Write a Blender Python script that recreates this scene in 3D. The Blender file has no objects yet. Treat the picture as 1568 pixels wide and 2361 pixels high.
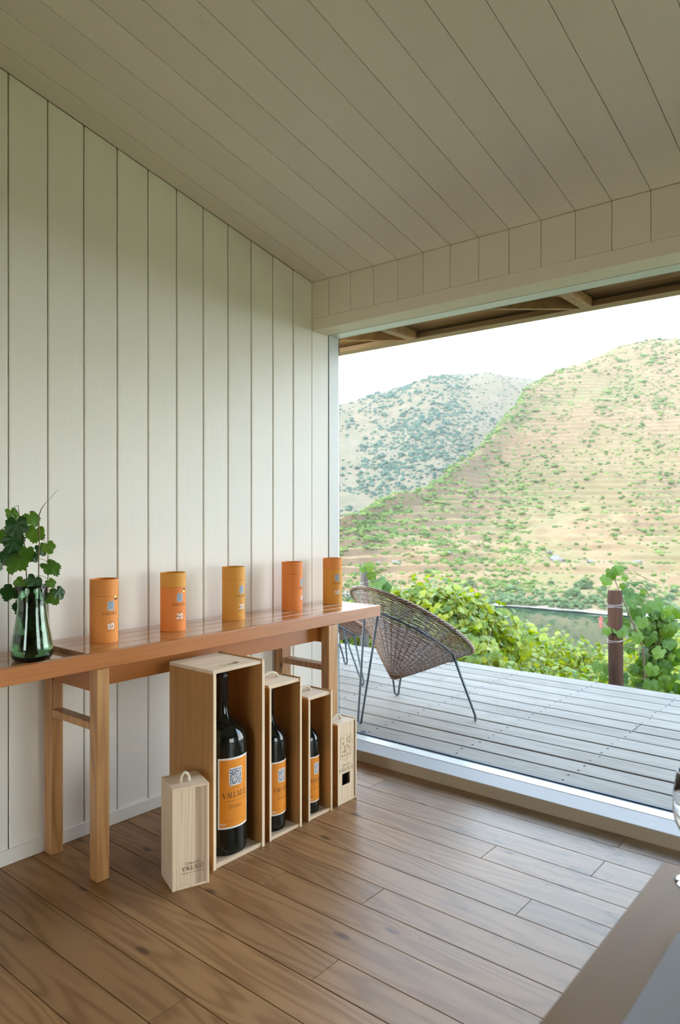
import bpy, bmesh, math, random
import numpy as np
from mathutils import Vector, Matrix
R = math.radians
random.seed(7); rng = np.random.default_rng(11)
sc = bpy.context.scene
COL = sc.collection

# ---------------------------------------------------------------- camera
cam = bpy.data.cameras.new('camera'); cam_o = bpy.data.objects.new('camera', cam); COL.objects.link(cam_o)
cam.sensor_fit = 'HORIZONTAL'; cam.sensor_width = 24.0; cam.lens = 1651.43 / 1568 * 24.0
cam_o.location = (2.7835, -3.1109, 1.377)
cam_o.rotation_euler = (R(89.956), 0, R(39.598))
cam.clip_start = 0.05; cam.clip_end = 6000
cam.dof.use_dof = True; cam.dof.focus_distance = 3.3; cam.dof.aperture_fstop = 4.5
sc.camera = cam_o

# ---------------------------------------------------------------- sky, sun, exposure
world = bpy.data.worlds.new('sky'); sc.world = world; world.use_nodes = True
wn = world.node_tree; wn.nodes.clear()
wo = wn.nodes.new('ShaderNodeOutputWorld'); wb = wn.nodes.new('ShaderNodeBackground')
wt = wn.nodes.new('ShaderNodeTexCoord'); ws = wn.nodes.new('ShaderNodeSeparateXYZ'); wr = wn.nodes.new('ShaderNodeValToRGB')
wn.links.new(wt.outputs['Generated'], ws.inputs[0]); wn.links.new(ws.outputs['Z'], wr.inputs[0])
wn.links.new(wr.outputs[0], wb.inputs[0]); wn.links.new(wb.outputs[0], wo.inputs[0])
e = wr.color_ramp.elements
e[0].position = 0.0; e[0].color = (0.96, 0.98, 1.0, 1)
e[1].position = 1.0; e[1].color = (0.34, 0.52, 0.86, 1)
m_ = e.new(0.22); m_.color = (0.88, 0.94, 1.0, 1)
m_ = e.new(0.5); m_.color = (0.60, 0.76, 1.0, 1)
wb.inputs[1].default_value = 3.9
sun = bpy.data.lights.new('sun', 'SUN'); sun.energy = 2.0; sun.color = (1.0, 0.90, 0.74); sun.angle = R(0.6)
sun_o = bpy.data.objects.new('sun', sun); COL.objects.link(sun_o)
sun_o.rotation_euler = Vector((0.30, 0.66, -0.72)).to_track_quat('-Z', 'Y').to_euler()
vs = sc.view_settings
vs.view_transform = 'Standard'; vs.look = 'None'; vs.gamma = 1.0; vs.exposure = 1.28
vs.use_curve_mapping = False
cy = sc.cycles
cy.use_denoising = True; cy.max_bounces = 8; cy.diffuse_bounces = 5; cy.glossy_bounces = 4
cy.transmission_bounces = 8; cy.transparent_max_bounces = 12
cy.caustics_reflective = False; cy.caustics_refractive = False
cy.use_adaptive_sampling = True; cy.adaptive_threshold = 0.02
cy.sample_clamp_indirect = 6.0

# ---------------------------------------------------------------- helpers
class MB:
    def __init__(s): s.v = []; s.f = []; s.m = []
    def add(s, vs_, fs, mi=0):
        b = len(s.v); s.v += [tuple(v) for v in vs_]; s.f += [tuple(b + i for i in f) for f in fs]; s.m += [mi] * len(fs); return s
    def box(s, x0, x1, y0, y1, z0, z1, mi=0):
        return s.hexa([(x0, y0, z0), (x1, y0, z0), (x1, y1, z0), (x0, y1, z0), (x0, y0, z1), (x1, y0, z1), (x1, y1, z1), (x0, y1, z1)], mi)
    def hexa(s, p, mi=0):
        return s.add(p, [(0, 3, 2, 1), (4, 5, 6, 7), (0, 1, 5, 4), (1, 2, 6, 5), (2, 3, 7, 6), (3, 0, 4, 7)], mi)
    def tube(s, pts, r, n=8, closed=False, mi=0):
        P = [Vector(p) for p in pts]; N = len(P); rr = r if isinstance(r, (list, tuple)) else [r] * N
        up = None; rings = []
        for i in range(N):
            a = P[i - 1] if (i > 0 or closed) else P[i]; b = P[(i + 1) % N] if (i < N - 1 or closed) else P[i]
            t = (b - a).normalized()
            if up is None:
                up = t.orthogonal().normalized()
            up = (up - t * up.dot(t))
            up = up.normalized() if up.length > 1e-6 else t.orthogonal().normalized()
            w = t.cross(up)
            rings.append([P[i] + (up * math.cos(k * 2 * math.pi / n) + w * math.sin(k * 2 * math.pi / n)) * rr[i] for k in range(n)])
        vs_ = [v for ring in rings for v in ring]; fs = []
        for i in range(N if closed else N - 1):
            j = (i + 1) % N
            for k in range(n):
                l = (k + 1) % n; fs.append((i * n + k, i * n + l, j * n + l, j * n + k))
        if not closed:
            fs.append(tuple(range(n - 1, -1, -1))); fs.append(tuple((N - 1) * n + k for k in range(n)))
        return s.add(vs_, fs, mi)
    def lathe(s, prof, n=40, c=(0, 0), mi=0, cap=True):
        vs_ = []; fs = []
        for (r, z) in prof:
            vs_ += [(c[0] + r * math.cos(2 * math.pi * k / n), c[1] + r * math.sin(2 * math.pi * k / n), z) for k in range(n)]
        for i in range(len(prof) - 1):
            for k in range(n):
                l = (k + 1) % n; fs.append((i * n + k, i * n + l, (i + 1) * n + l, (i + 1) * n + k))
        if cap:
            if prof[0][0] > 1e-5: fs.append(tuple(range(n - 1, -1, -1)))
            if prof[-1][0] > 1e-5: fs.append(tuple((len(prof) - 1) * n + k for k in range(n)))
        return s.add(vs_, fs, mi)
    def mesh(s, name, mat, smooth=False):
        me = bpy.data.meshes.new(name); me.from_pydata(s.v, [], s.f)
        for m in (mat if isinstance(mat, list) else [mat]):
            me.materials.append(m)
        if isinstance(mat, list): me.polygons.foreach_set('material_index', s.m)
        if smooth: me.polygons.foreach_set('use_smooth', [True] * len(me.polygons))
        me.update(); return me
    def build(s, name, mat, parent=None, smooth=False, bevel=0, seg=1, weld=False):
        o = bpy.data.objects.new(name, s.mesh(name, mat, smooth)); COL.objects.link(o)
        if parent: o.parent = parent
        if bevel:
            b = o.modifiers.new('bevel', 'BEVEL'); b.width = bevel; b.segments = seg; b.limit_method = 'ANGLE'; b.angle_limit = R(40)
        if smooth == 'auto' or (smooth and weld):
            pass
        return o
def autosmooth(o, deg=35):
    me = o.data; me.polygons.foreach_set('use_smooth', [True] * len(me.polygons))
    me.set_sharp_from_angle(angle=R(deg)); return o
def tag(o, label=None, cat=None, group=None, kind=None):
    if label: o['label'] = label
    if cat: o['category'] = cat
    if group: o['group'] = group
    if kind: o['kind'] = kind
    return o
def thing(name, label, cat, loc=(0, 0, 0), rz=0, group=None):
    o = bpy.data.objects.new(name, None); COL.objects.link(o); o.location = loc; o.rotation_euler = (0, 0, rz)
    o.empty_display_size = 0.1
    return tag(o, label, cat, group)
def struct(name, o=None):
    if o is None:
        o = bpy.data.objects.new(name, None); COL.objects.link(o)
    o['kind'] = 'structure'; return o
def copy_tree(o, parent=None):
    c = o.copy(); COL.objects.link(c); c.parent = parent
    for ch in list(o.children): copy_tree(ch, c)
    return c

# ---------------------------------------------------------------- materials
def base(name, color, rough=0.5, **kw):
    m = bpy.data.materials.new(name); m.use_nodes = True; nt = m.node_tree
    b = nt.nodes['Principled BSDF']; b.inputs['Base Color'].default_value = (*color, 1); b.inputs['Roughness'].default_value = rough
    for k, v in kw.items():
        b.inputs[k].default_value = v
    return m, nt, b
def N(nt, t, **kw):
    n = nt.nodes.new(t)
    for k, v in kw.items():
        if k.startswith('i_'):
            k2 = k[2:]; n.inputs[int(k2) if k2.isdigit() else k2].default_value = v
        else: setattr(n, k, v)
    return n
def mth(nt, op, a, b=None, clamp=False):
    n = nt.nodes.new('ShaderNodeMath'); n.operation = op; n.use_clamp = clamp
    for i, x in enumerate((a, b)):
        if x is None: continue
        if isinstance(x, (int, float)): n.inputs[i].default_value = x
        else: nt.links.new(x, n.inputs[i])
    return n.outputs[0]
def mixc(nt, fac, a, b, blend='MIX'):
    n = nt.nodes.new('ShaderNodeMix'); n.data_type = 'RGBA'; n.blend_type = blend
    for i, x in ((0, fac), (6, a), (7, b)):
        if isinstance(x, (int, float)): n.inputs[i].default_value = x
        elif isinstance(x, tuple): n.inputs[i].default_value = (*x, 1)
        else: nt.links.new(x, n.inputs[i])
    return n.outputs[2]
def ramp(nt, x, stops):
    n = nt.nodes.new('ShaderNodeValToRGB'); nt.links.new(x, n.inputs[0]); els = n.color_ramp.elements
    while len(els) < len(stops): els.new(0.5)
    for el, (p, c) in zip(els, stops): el.position = p; el.color = (*c, 1)
    return n.outputs[0]
def coords(nt, scale, rand=9.0):
    tc = N(nt, 'ShaderNodeTexCoord'); oi = N(nt, 'ShaderNodeObjectInfo')
    r = mth(nt, 'MULTIPLY', oi.outputs['Random'], rand)
    cx = N(nt, 'ShaderNodeCombineXYZ')
    for i in range(3): nt.links.new(r, cx.inputs[i])
    va = N(nt, 'ShaderNodeVectorMath', operation='ADD'); nt.links.new(tc.outputs['Object'], va.inputs[0]); nt.links.new(cx.outputs[0], va.inputs[1])
    out = []
    for s in scale:
        mp = N(nt, 'ShaderNodeVectorMath', operation='MULTIPLY'); nt.links.new(va.outputs[0], mp.inputs[0]); mp.inputs[1].default_value = s
        out.append(mp.outputs[0])
    return out, oi.outputs['Random']
def noise(nt, vec, scale=1, detail=2, rough=0.5, out='Fac', dist=0):
    n = N(nt, 'ShaderNodeTexNoise'); n.inputs['Scale'].default_value = scale; n.inputs['Detail'].default_value = detail
    n.inputs['Roughness'].default_value = rough; n.inputs['Distortion'].default_value = dist
    if vec is not None: nt.links.new(vec, n.inputs['Vector'])
    return n.outputs[0] if out == 'Fac' else n.outputs[1]
def bump(nt, b, h, strength=0.2, dist=0.002):
    n = N(nt, 'ShaderNodeBump'); n.inputs['Strength'].default_value = strength; n.inputs['Distance'].default_value = dist
    nt.links.new(h, n.inputs['Height']); nt.links.new(n.outputs[0], b.inputs['Normal'])
def ax3(axis, along, across):
    return tuple(along if a == axis else across for a in 'XYZ')
def wood(name, light, dark, axis='Y', rough=0.45, rings=13, wide=6.0, along=0.55, contrast=1.0, knots=0.0, knotcol=(0.06, 0.03, 0.015),
         vary=0.18, coat=0.0, fiber=0.35, glare_wear=None, spec=0.5, bmp=0.12, knot_s=(1.6, 6.5)):
    m, nt, b = base(name, light, rough)
    (c1, c2, c3), rnd = coords(nt, (ax3(axis, along, wide), ax3(axis, 5, 260), ax3(axis, knot_s[0], knot_s[1])))
    n1 = noise(nt, c1, 1.0, 1.5, 0.45)
    g = mth(nt, 'SINE', mth(nt, 'MULTIPLY', n1, rings * 6.283))
    g = mth(nt, 'POWER', mth(nt, 'MULTIPLY_ADD', g, 0.5) if False else mth(nt, 'ADD', mth(nt, 'MULTIPLY', g, 0.5), 0.5), 1.6)
    f = noise(nt, c2, 1.0, 2.0, 0.6)
    x = mth(nt, 'ADD', mth(nt, 'MULTIPLY', g, 0.62 * contrast), mth(nt, 'MULTIPLY', mth(nt, 'SUBTRACT', f, 0.5), fiber), clamp=True)
    col = mixc(nt, x, light, dark)
    v = mth(nt, 'ADD', mth(nt, 'MULTIPLY', rnd, vary * 2), 1 - vary)
    vm = N(nt, 'ShaderNodeVectorMath', operation='SCALE'); nt.links.new(col, vm.inputs[0]); nt.links.new(v, vm.inputs['Scale'])
    col = vm.outputs[0]
    if knots:
        vo = N(nt, 'ShaderNodeTexVoronoi'); vo.voronoi_dimensions = '2D'; vo.inputs['Scale'].default_value = 1.0; vo.inputs['Randomness'].default_value = 1.0
        s3 = N(nt, 'ShaderNodeSeparateXYZ'); nt.links.new(c3, s3.inputs[0]); k3 = N(nt, 'ShaderNodeCombineXYZ')
        a_, b_, c_ = {'X': (0, 1, 2), 'Y': (1, 0, 2), 'Z': (2, 0, 1)}[axis]
        nt.links.new(s3.outputs[a_], k3.inputs[0]); nt.links.new(mth(nt, 'ADD', s3.outputs[b_], s3.outputs[c_]), k3.inputs[1])
        nt.links.new(k3.outputs[0], vo.inputs['Vector'])
        k = mth(nt, 'SUBTRACT', 1.0, mth(nt, 'DIVIDE', vo.outputs['Distance'], knots), clamp=True)
        vc = N(nt, 'ShaderNodeSeparateXYZ'); nt.links.new(vo.outputs['Color'], vc.inputs[0])
        k = mth(nt, 'MULTIPLY', mth(nt, 'POWER', k, 0.6), mth(nt, 'GREATER_THAN', vc.outputs[0], 0.52), clamp=True)
        col = mixc(nt, k, col, knotcol)
    if glare_wear:
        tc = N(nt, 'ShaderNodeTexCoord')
        col = glare_wear(nt, tc.outputs['Object'], col)
    nt.links.new(col, b.inputs['Base Color'])
    b.inputs['Coat Weight'].default_value = coat; b.inputs['Coat Roughness'].default_value = 0.08
    b.inputs['Specular IOR Level'].default_value = spec
    if bmp: bump(nt, b, x, bmp, 0.0015)
    return m
def paint(name, color, rough=0.45, axis='Z', grain=0.5):
    m, nt, b = base(name, color, rough)
    (c1, c2, c3), rnd = coords(nt, (ax3(axis, 5, 170), ax3(axis, 0.8, 9), ax3(axis, 0.9, 5.5)))
    f = noise(nt, c1, 1, 2, 0.6); g = noise(nt, c2, 1, 2)
    gg = mth(nt, 'SINE', mth(nt, 'MULTIPLY', g, 60))
    h = mth(nt, 'ADD', mth(nt, 'MULTIPLY', f, 1.0), mth(nt, 'MULTIPLY', gg, 0.12))
    bump(nt, b, h, 0.35 * grain, 0.0012)
    vo = N(nt, 'ShaderNodeTexVoronoi'); vo.inputs['Scale'].default_value = 1.0; nt.links.new(c3, vo.inputs['Vector'])
    k = mth(nt, 'MULTIPLY', mth(nt, 'SUBTRACT', 1.0, mth(nt, 'DIVIDE', vo.outputs['Distance'], 0.10), clamp=True), 0.3)
    d = tuple(c * q for c, q in zip(color, (0.80, 0.74, 0.62)))
    col = mixc(nt, k, color, d)
    v = mth(nt, 'ADD', mth(nt, 'MULTIPLY', rnd, 0.06), 0.97)
    vm = N(nt, 'ShaderNodeVectorMath', operation='SCALE'); nt.links.new(col, vm.inputs[0]); nt.links.new(v, vm.inputs['Scale'])
    nt.links.new(vm.outputs[0], b.inputs['Base Color'])
    return m
M = {}
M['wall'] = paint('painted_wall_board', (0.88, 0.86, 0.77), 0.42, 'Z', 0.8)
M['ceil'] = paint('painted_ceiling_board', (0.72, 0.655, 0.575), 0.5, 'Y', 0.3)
M['far_wall'] = paint('brown_boarded_wall', (0.34, 0.27, 0.18), 0.6, 'Z', 0.3)
M['lintel'] = paint('painted_lintel_board', (0.76, 0.68, 0.56), 0.5, 'X', 0.3)
M['groove'] = base('board_joint', (0.60, 0.54, 0.43), 0.8)[0]
M['sill'] = paint('painted_sill', (0.50, 0.51, 0.52), 0.35, 'X', 0.3)
M['sill'].node_tree.nodes['Principled BSDF'].inputs['Specular IOR Level'].default_value = 0.2; M['sill'].node_tree.nodes['Principled BSDF'].inputs['Roughness'].default_value = 0.6
M['sillface'] = paint('painted_sill_face', (0.42, 0.34, 0.24), 0.5, 'X', 0.3)
M['alu'] = base('white_window_frame', (0.62, 0.66, 0.63), 0.3)[0]
M['track'] = base('grey_track', (0.16, 0.20, 0.24), 0.35, Metallic=0.4)[0]
M['rubber'] = base('black_gasket', (0.02, 0.022, 0.025), 0.6)[0]
def floor_glare_wear(nt, vec, col):
    # worn boards, greyed towards the glass by window glare painted into the colour, with a few dark damp stains along the grain
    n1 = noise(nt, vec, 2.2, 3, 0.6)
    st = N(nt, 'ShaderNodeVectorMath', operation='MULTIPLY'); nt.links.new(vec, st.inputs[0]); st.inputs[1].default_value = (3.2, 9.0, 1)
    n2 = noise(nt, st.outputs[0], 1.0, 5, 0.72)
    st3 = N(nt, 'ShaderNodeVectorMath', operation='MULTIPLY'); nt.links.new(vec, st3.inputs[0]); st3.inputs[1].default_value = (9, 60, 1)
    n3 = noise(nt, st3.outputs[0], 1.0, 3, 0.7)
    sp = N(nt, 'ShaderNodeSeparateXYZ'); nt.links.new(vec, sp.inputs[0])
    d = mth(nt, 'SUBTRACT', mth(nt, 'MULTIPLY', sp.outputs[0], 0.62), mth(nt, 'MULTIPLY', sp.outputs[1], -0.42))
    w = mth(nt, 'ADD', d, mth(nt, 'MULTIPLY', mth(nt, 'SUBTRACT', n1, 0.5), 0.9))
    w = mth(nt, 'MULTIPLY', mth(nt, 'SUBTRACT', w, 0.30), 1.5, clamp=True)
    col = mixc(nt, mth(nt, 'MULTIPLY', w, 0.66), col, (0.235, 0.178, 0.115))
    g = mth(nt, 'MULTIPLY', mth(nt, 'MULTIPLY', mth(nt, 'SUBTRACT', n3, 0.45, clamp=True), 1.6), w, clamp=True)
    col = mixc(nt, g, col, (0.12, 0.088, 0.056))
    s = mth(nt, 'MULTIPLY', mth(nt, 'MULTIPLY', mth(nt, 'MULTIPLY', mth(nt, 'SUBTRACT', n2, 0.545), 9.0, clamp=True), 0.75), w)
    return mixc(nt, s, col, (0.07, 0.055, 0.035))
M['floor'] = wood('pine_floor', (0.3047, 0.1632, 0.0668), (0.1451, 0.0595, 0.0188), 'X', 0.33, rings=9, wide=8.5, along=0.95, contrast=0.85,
                  knots=0.075, vary=0.14, glare_wear=floor_glare_wear, spec=0.22, fiber=0.5, knot_s=(2.0, 5.0))
M['subfloor'] = base('dark_subfloor', (0.035, 0.02, 0.012), 0.9)[0]
M['bench'] = wood('varnished_bench_top', (0.44, 0.20, 0.07), (0.30, 0.12, 0.035), 'Y', 0.12, rings=7, wide=10, along=0.5, contrast=0.6, coat=0.5, vary=0.07, fiber=0.25, bmp=0.03)
M['bench_edge'] = wood('varnished_bench_edge', (0.43, 0.155, 0.036), (0.32, 0.105, 0.022), 'Y', 0.30, rings=7, wide=14, along=0.5, contrast=0.5, coat=0.15, vary=0.03, fiber=0.45, bmp=0.06)
M['bench_leg'] = wood('bench_leg_pine', (0.54, 0.29, 0.11), (0.29, 0.115, 0.032), 'Z', 0.35, rings=9, wide=11, along=0.9, contrast=0.8, knots=0.07, coat=0.1, vary=0.05, knot_s=(3.2, 6.0))
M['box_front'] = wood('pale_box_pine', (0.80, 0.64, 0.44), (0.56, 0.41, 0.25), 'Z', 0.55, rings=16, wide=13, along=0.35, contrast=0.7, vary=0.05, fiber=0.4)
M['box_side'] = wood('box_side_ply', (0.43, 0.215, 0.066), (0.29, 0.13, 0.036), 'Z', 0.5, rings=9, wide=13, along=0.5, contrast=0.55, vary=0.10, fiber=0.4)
M['box_top'] = wood('box_top_pine', (0.76, 0.60, 0.43), (0.56, 0.40, 0.25), 'Y', 0.5, rings=9, wide=9, along=0.8, contrast=0.6, vary=0.05, fiber=0.4, knots=0.03)
M['rope'] = base('natural_rope', (0.70, 0.62, 0.48), 0.9)[0]
M['bottle'] = base('dark_wine_glass', (0.006, 0.008, 0.006), 0.04, IOR=1.52)[0]
M['capsule'] = base('black_capsule', (0.012, 0.012, 0.014), 0.3)[0]
def plain(name, c, r=0.6): return base(name, c, r)[0]
M['label'] = plain('amber_label_paper', (0.78, 0.27, 0.014), 0.5)
M['white_paper'] = plain('white_label_paper', (0.85, 0.84, 0.82), 0.5)
M['ink'] = plain('dark_brown_ink', (0.06, 0.025, 0.012), 0.6)
M['ink_faint'] = plain('faint_brown_ink', (0.17, 0.065, 0.012), 0.6)
M['navy'] = plain('navy_ink', (0.03, 0.05, 0.12), 0.6)
M['burnt'] = plain('scorched_mark', (0.16, 0.075, 0.03), 0.7)
M['burnt_faint'] = plain('faint_scorched_line', (0.33, 0.20, 0.10), 0.7)
M['silver'] = plain('silver_blue_print', (0.50, 0.58, 0.66), 0.35)
M['white_ink'] = plain('white_ink', (0.88, 0.87, 0.85), 0.5)
M['gold'] = base('gold_foil', (0.80, 0.58, 0.14), 0.25, Metallic=0.8)[0]
def card(name, c):
    m, nt, b = base(name, c, 0.62)
    (c1,), rnd = coords(nt, ((20, 20, 400),))
    f = noise(nt, c1, 1, 2)
    bump(nt, b, f, 0.06, 0.0006); return m
M['card_orange'] = card('orange_card', (0.78, 0.28, 0.05))
M['card_orange2'] = card('deep_orange_card', (0.80, 0.24, 0.04))
M['card_ochre'] = card('ochre_card', (0.72, 0.33, 0.045))
# deck boards
m, nt, b = base('weathered_deck', (0.5, 0.5, 0.5), 0.75)
b.inputs['Specular IOR Level'].default_value = 0.22
(c1, c2, c3), rnd = coords(nt, ((0.5, 7, 7), (4, 240, 240), (0.9, 2.4, 2.4)))
n1 = noise(nt, c1, 1, 2); g = mth(nt, 'SINE', mth(nt, 'MULTIPLY', n1, 75)); f = noise(nt, c2, 1, 2, 0.6); st = noise(nt, c3, 1, 4, 0.65)
x = mth(nt, 'ADD', mth(nt, 'MULTIPLY', mth(nt, 'ADD', g, 1.0), 0.2), mth(nt, 'MULTIPLY', f, 0.5), clamp=True)
col = mixc(nt, x, (0.205, 0.178, 0.140), (0.118, 0.098, 0.074))
col = mixc(nt, mth(nt, 'MULTIPLY', mth(nt, 'SUBTRACT', st, 0.52, clamp=True), 2.6, clamp=True), col, (0.09, 0.066, 0.042))
vm = N(nt, 'ShaderNodeVectorMath', operation='SCALE'); nt.links.new(col, vm.inputs[0]); nt.links.new(mth(nt, 'ADD', mth(nt, 'MULTIPLY', rnd, 0.22), 0.9), vm.inputs['Scale'])
nt.links.new(vm.outputs[0], b.inputs['Base Color']); bump(nt, b, x, 0.25, 0.002)
M['deck'] = m
M['nail'] = plain('rusty_nail', (0.03, 0.025, 0.025), 0.6)
M['eave'] = wood('eave_timber', (0.2880, 0.1440, 0.0440), (0.1280, 0.0560, 0.0160), 'X', 0.6, rings=7, wide=7, along=0.6, contrast=0.8, knots=0.04, vary=0.15)
M['beam'] = wood('eave_beam_timber', (0.2720, 0.1480, 0.0560), (0.1200, 0.0640, 0.0280), 'X', 0.6, rings=7, wide=9, along=0.5, contrast=0.7, vary=0.05)
M['post'] = wood('vineyard_post', (0.050, 0.024, 0.015), (0.018, 0.009, 0.007), 'Z', 0.9, rings=7, wide=14, along=0.8, contrast=0.9, vary=0.0, bmp=0.5, spec=0.15)
M['post_grey'] = wood('grey_vineyard_post', (0.0880, 0.0760, 0.0680), (0.0480, 0.0416, 0.0360), 'Z', 0.8, rings=7, wide=14, along=0.8, vary=0.0, bmp=0.5)
M['wire'] = base('wire', (0.35, 0.34, 0.33), 0.4, Metallic=0.8)[0]
M['wicker'] = None
m, nt, b = base('dark_wicker', (0.09, 0.05, 0.03), 0.45)
(c1, c2), rnd = coords(nt, ((60, 60, 60), (3.5, 3.5, 3.5)))
col = mixc(nt, noise(nt, c1, 1, 2), (0.035, 0.022, 0.018), (0.26, 0.19, 0.14))
col = mixc(nt, ramp(nt, noise(nt, c2, 1, 2), [(0.42, (0, 0, 0)), (0.62, (1, 1, 1))]), col, (0.16, 0.065, 0.025), 'MIX')
nt.links.new(col, b.inputs['Base Color']); M['wicker'] = m
M['iron'] = base('black_iron_rod', (0.045, 0.06, 0.075), 0.4, Metallic=0.3)[0]
def leafmat(name, c1, c2, trans=0.45, rough=0.4, yellow=None):
    m = bpy.data.materials.new(name); m.use_nodes = True; nt = m.node_tree; nt.nodes.clear()
    out = N(nt, 'ShaderNodeOutputMaterial'); p = N(nt, 'ShaderNodeBsdfPrincipled'); t = N(nt, 'ShaderNodeBsdfTranslucent'); mx = N(nt, 'ShaderNodeMixShader')
    geo = N(nt, 'ShaderNodeNewGeometry'); oi = N(nt, 'ShaderNodeObjectInfo')
    r = mth(nt, 'FRACT', mth(nt, 'ADD', geo.outputs['Random Per Island'], oi.outputs['Random']))
    tc = N(nt, 'ShaderNodeTexCoord')
    n = noise(nt, tc.outputs['Object'], 26, 3)
    col = mixc(nt, r, c1, c2)
    if yellow: col = mixc(nt, mth(nt, 'MULTIPLY', mth(nt, 'SUBTRACT', n, 0.52, clamp=True), 3.0, clamp=True), col, yellow)
    else: col = mixc(nt, mth(nt, 'MULTIPLY', n, 0.35), col, tuple(c * 0.55 for c in c1))
    p.inputs['Roughness'].default_value = rough; p.inputs['Specular IOR Level'].default_value = 0.3
    nt.links.new(col, p.inputs['Base Color'])
    hs = N(nt, 'ShaderNodeHueSaturation'); hs.inputs['Value'].default_value = 1.5; hs.inputs['Saturation'].default_value = 1.1; hs.inputs['Hue'].default_value = 0.485
    nt.links.new(col, hs.inputs['Color']); nt.links.new(hs.outputs[0], t.inputs['Color'])
    mx.inputs[0].default_value = trans
    nt.links.new(p.outputs[0], mx.inputs[1]); nt.links.new(t.outputs[0], mx.inputs[2]); nt.links.new(mx.outputs[0], out.inputs[0])
    return m
M['leaf_vine'] = leafmat('vine_leaf_sunny', (0.0400, 0.1040, 0.0064), (0.2000, 0.2320, 0.0112), 0.40, 0.38, (0.3040, 0.2640, 0.0400))  # yellow-green leaves, with yellow sun highlights put into the colour
M['leaf_near'] = leafmat('vine_leaf_green', (0.030, 0.082, 0.007), (0.075, 0.145, 0.014), 0.35, 0.5)
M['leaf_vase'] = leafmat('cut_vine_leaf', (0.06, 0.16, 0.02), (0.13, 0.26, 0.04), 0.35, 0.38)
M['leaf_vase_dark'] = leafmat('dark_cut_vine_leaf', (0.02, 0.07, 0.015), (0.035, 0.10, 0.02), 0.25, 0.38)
M['stem'] = plain('vine_stem', (0.16, 0.12, 0.05), 0.6)
M['bark'] = plain('vine_bark', (0.12, 0.08, 0.05), 0.8)
# glass
def pane(name):
    m = bpy.data.materials.new(name); m.use_nodes = True; nt = m.node_tree; nt.nodes.clear()
    out = N(nt, 'ShaderNodeOutputMaterial'); t = N(nt, 'ShaderNodeBsdfTransparent'); g = N(nt, 'ShaderNodeBsdfGlossy'); mx = N(nt, 'ShaderNodeMixShader')
    t.inputs[0].default_value = (0.97, 0.985, 0.98, 1); g.inputs['Roughness'].default_value = 0.0
    fr = N(nt, 'ShaderNodeFresnel'); fr.inputs['IOR'].default_value = 1.28
    nt.links.new(fr.outputs[0], mx.inputs[0]); nt.links.new(t.outputs[0], mx.inputs[1]); nt.links.new(g.outputs[0], mx.inputs[2]); nt.links.new(mx.outputs[0], out.inputs[0])
    return m
M['pane'] = pane('window_pane')
M['vase_glass'] = base('green_vase_glass', (0.50, 0.72, 0.55), 0.02, IOR=1.5)[0]
M['vase_glass'].node_tree.nodes['Principled BSDF'].inputs['Transmission Weight'].default_value = 1.0
M['vase_water'] = base('green_vase_water', (0.55, 0.74, 0.55), 0.0, IOR=1.33)[0]
M['vase_water'].node_tree.nodes['Principled BSDF'].inputs['Transmission Weight'].default_value = 1.0
M['clear_glass'] = base('clear_glass', (0.97, 0.97, 0.97), 0.01, IOR=1.5)[0]
M['clear_glass'].node_tree.nodes['Principled BSDF'].inputs['Transmission Weight'].default_value = 1.0
M['table'] = wood('tasting_table_wood', (0.235, 0.125, 0.042), (0.15, 0.075, 0.023), 'Y', 0.45, rings=5, wide=5, along=0.5, contrast=0.6, vary=0.03, coat=0.0, spec=0.18, fiber=0.2, bmp=0.03)
M['mat'] = plain('pale_placemat_paper', (0.2160, 0.2080, 0.2200), 0.6)

# ================================================================ THE SETTING
H0, SL = 2.7085, 0.2145                       # ceiling height at the window wall and its slope
def zc(y): return H0 - SL * y
XR, YB = 4.9, -5.4                            # right wall and back wall of the room
ZT, ZL = 2.496, 2.427                         # top and underside of the lintel board
YG = 0.235                                    # glass plane

# left wall: backing + one board per object
wl = struct('wall_left', MB().hexa([(-0.16, YB - 0.1, -0.2), (-0.012, YB - 0.1, -0.2), (-0.012, 0.245, -0.2), (-0.16, 0.245, -0.2),
                                    (-0.16, YB - 0.1, zc(YB - 0.1)), (-0.012, YB - 0.1, zc(YB - 0.1)), (-0.012, 0.245, zc(0.245)), (-0.16, 0.245, zc(0.245))]).build('wall_left', M['groove']))
edges = [0.144, 0.0] + [-(0.1593 + 0.1619 * i) for i in range(33)]
edges = [e_ for e_ in edges if e_ > YB] + [YB]
for i in range(len(edges) - 1):
    y1, y0 = edges[i], edges[i + 1]; g = 0.0012 if i == 0 else 0.0022
    if i == 0: g0, g1 = 0.0006, 0.0
    else: g0 = g1 = 0.0024
    if i == 1: g1 = 0.0006
    MB().hexa([(-0.012, y0 + g0, 0), (0, y0 + g0, 0), (0, y1 - g1, 0), (-0.012, y1 - g1, 0),
               (-0.012, y0 + g0, zc(y0)), (0, y0 + g0, zc(y0)), (0, y1 - g1, zc(y1)), (-0.012, y1 - g1, zc(y1))]).build('plank', M['wall'], wl, bevel=0.0034 if i > 0 else 0.0005)
struct('baseboard_left', MB().box(0, 0.012, YB, 0.0, 0.0, 0.058).build('baseboard_left', M['wall'], bevel=0.002))

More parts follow.
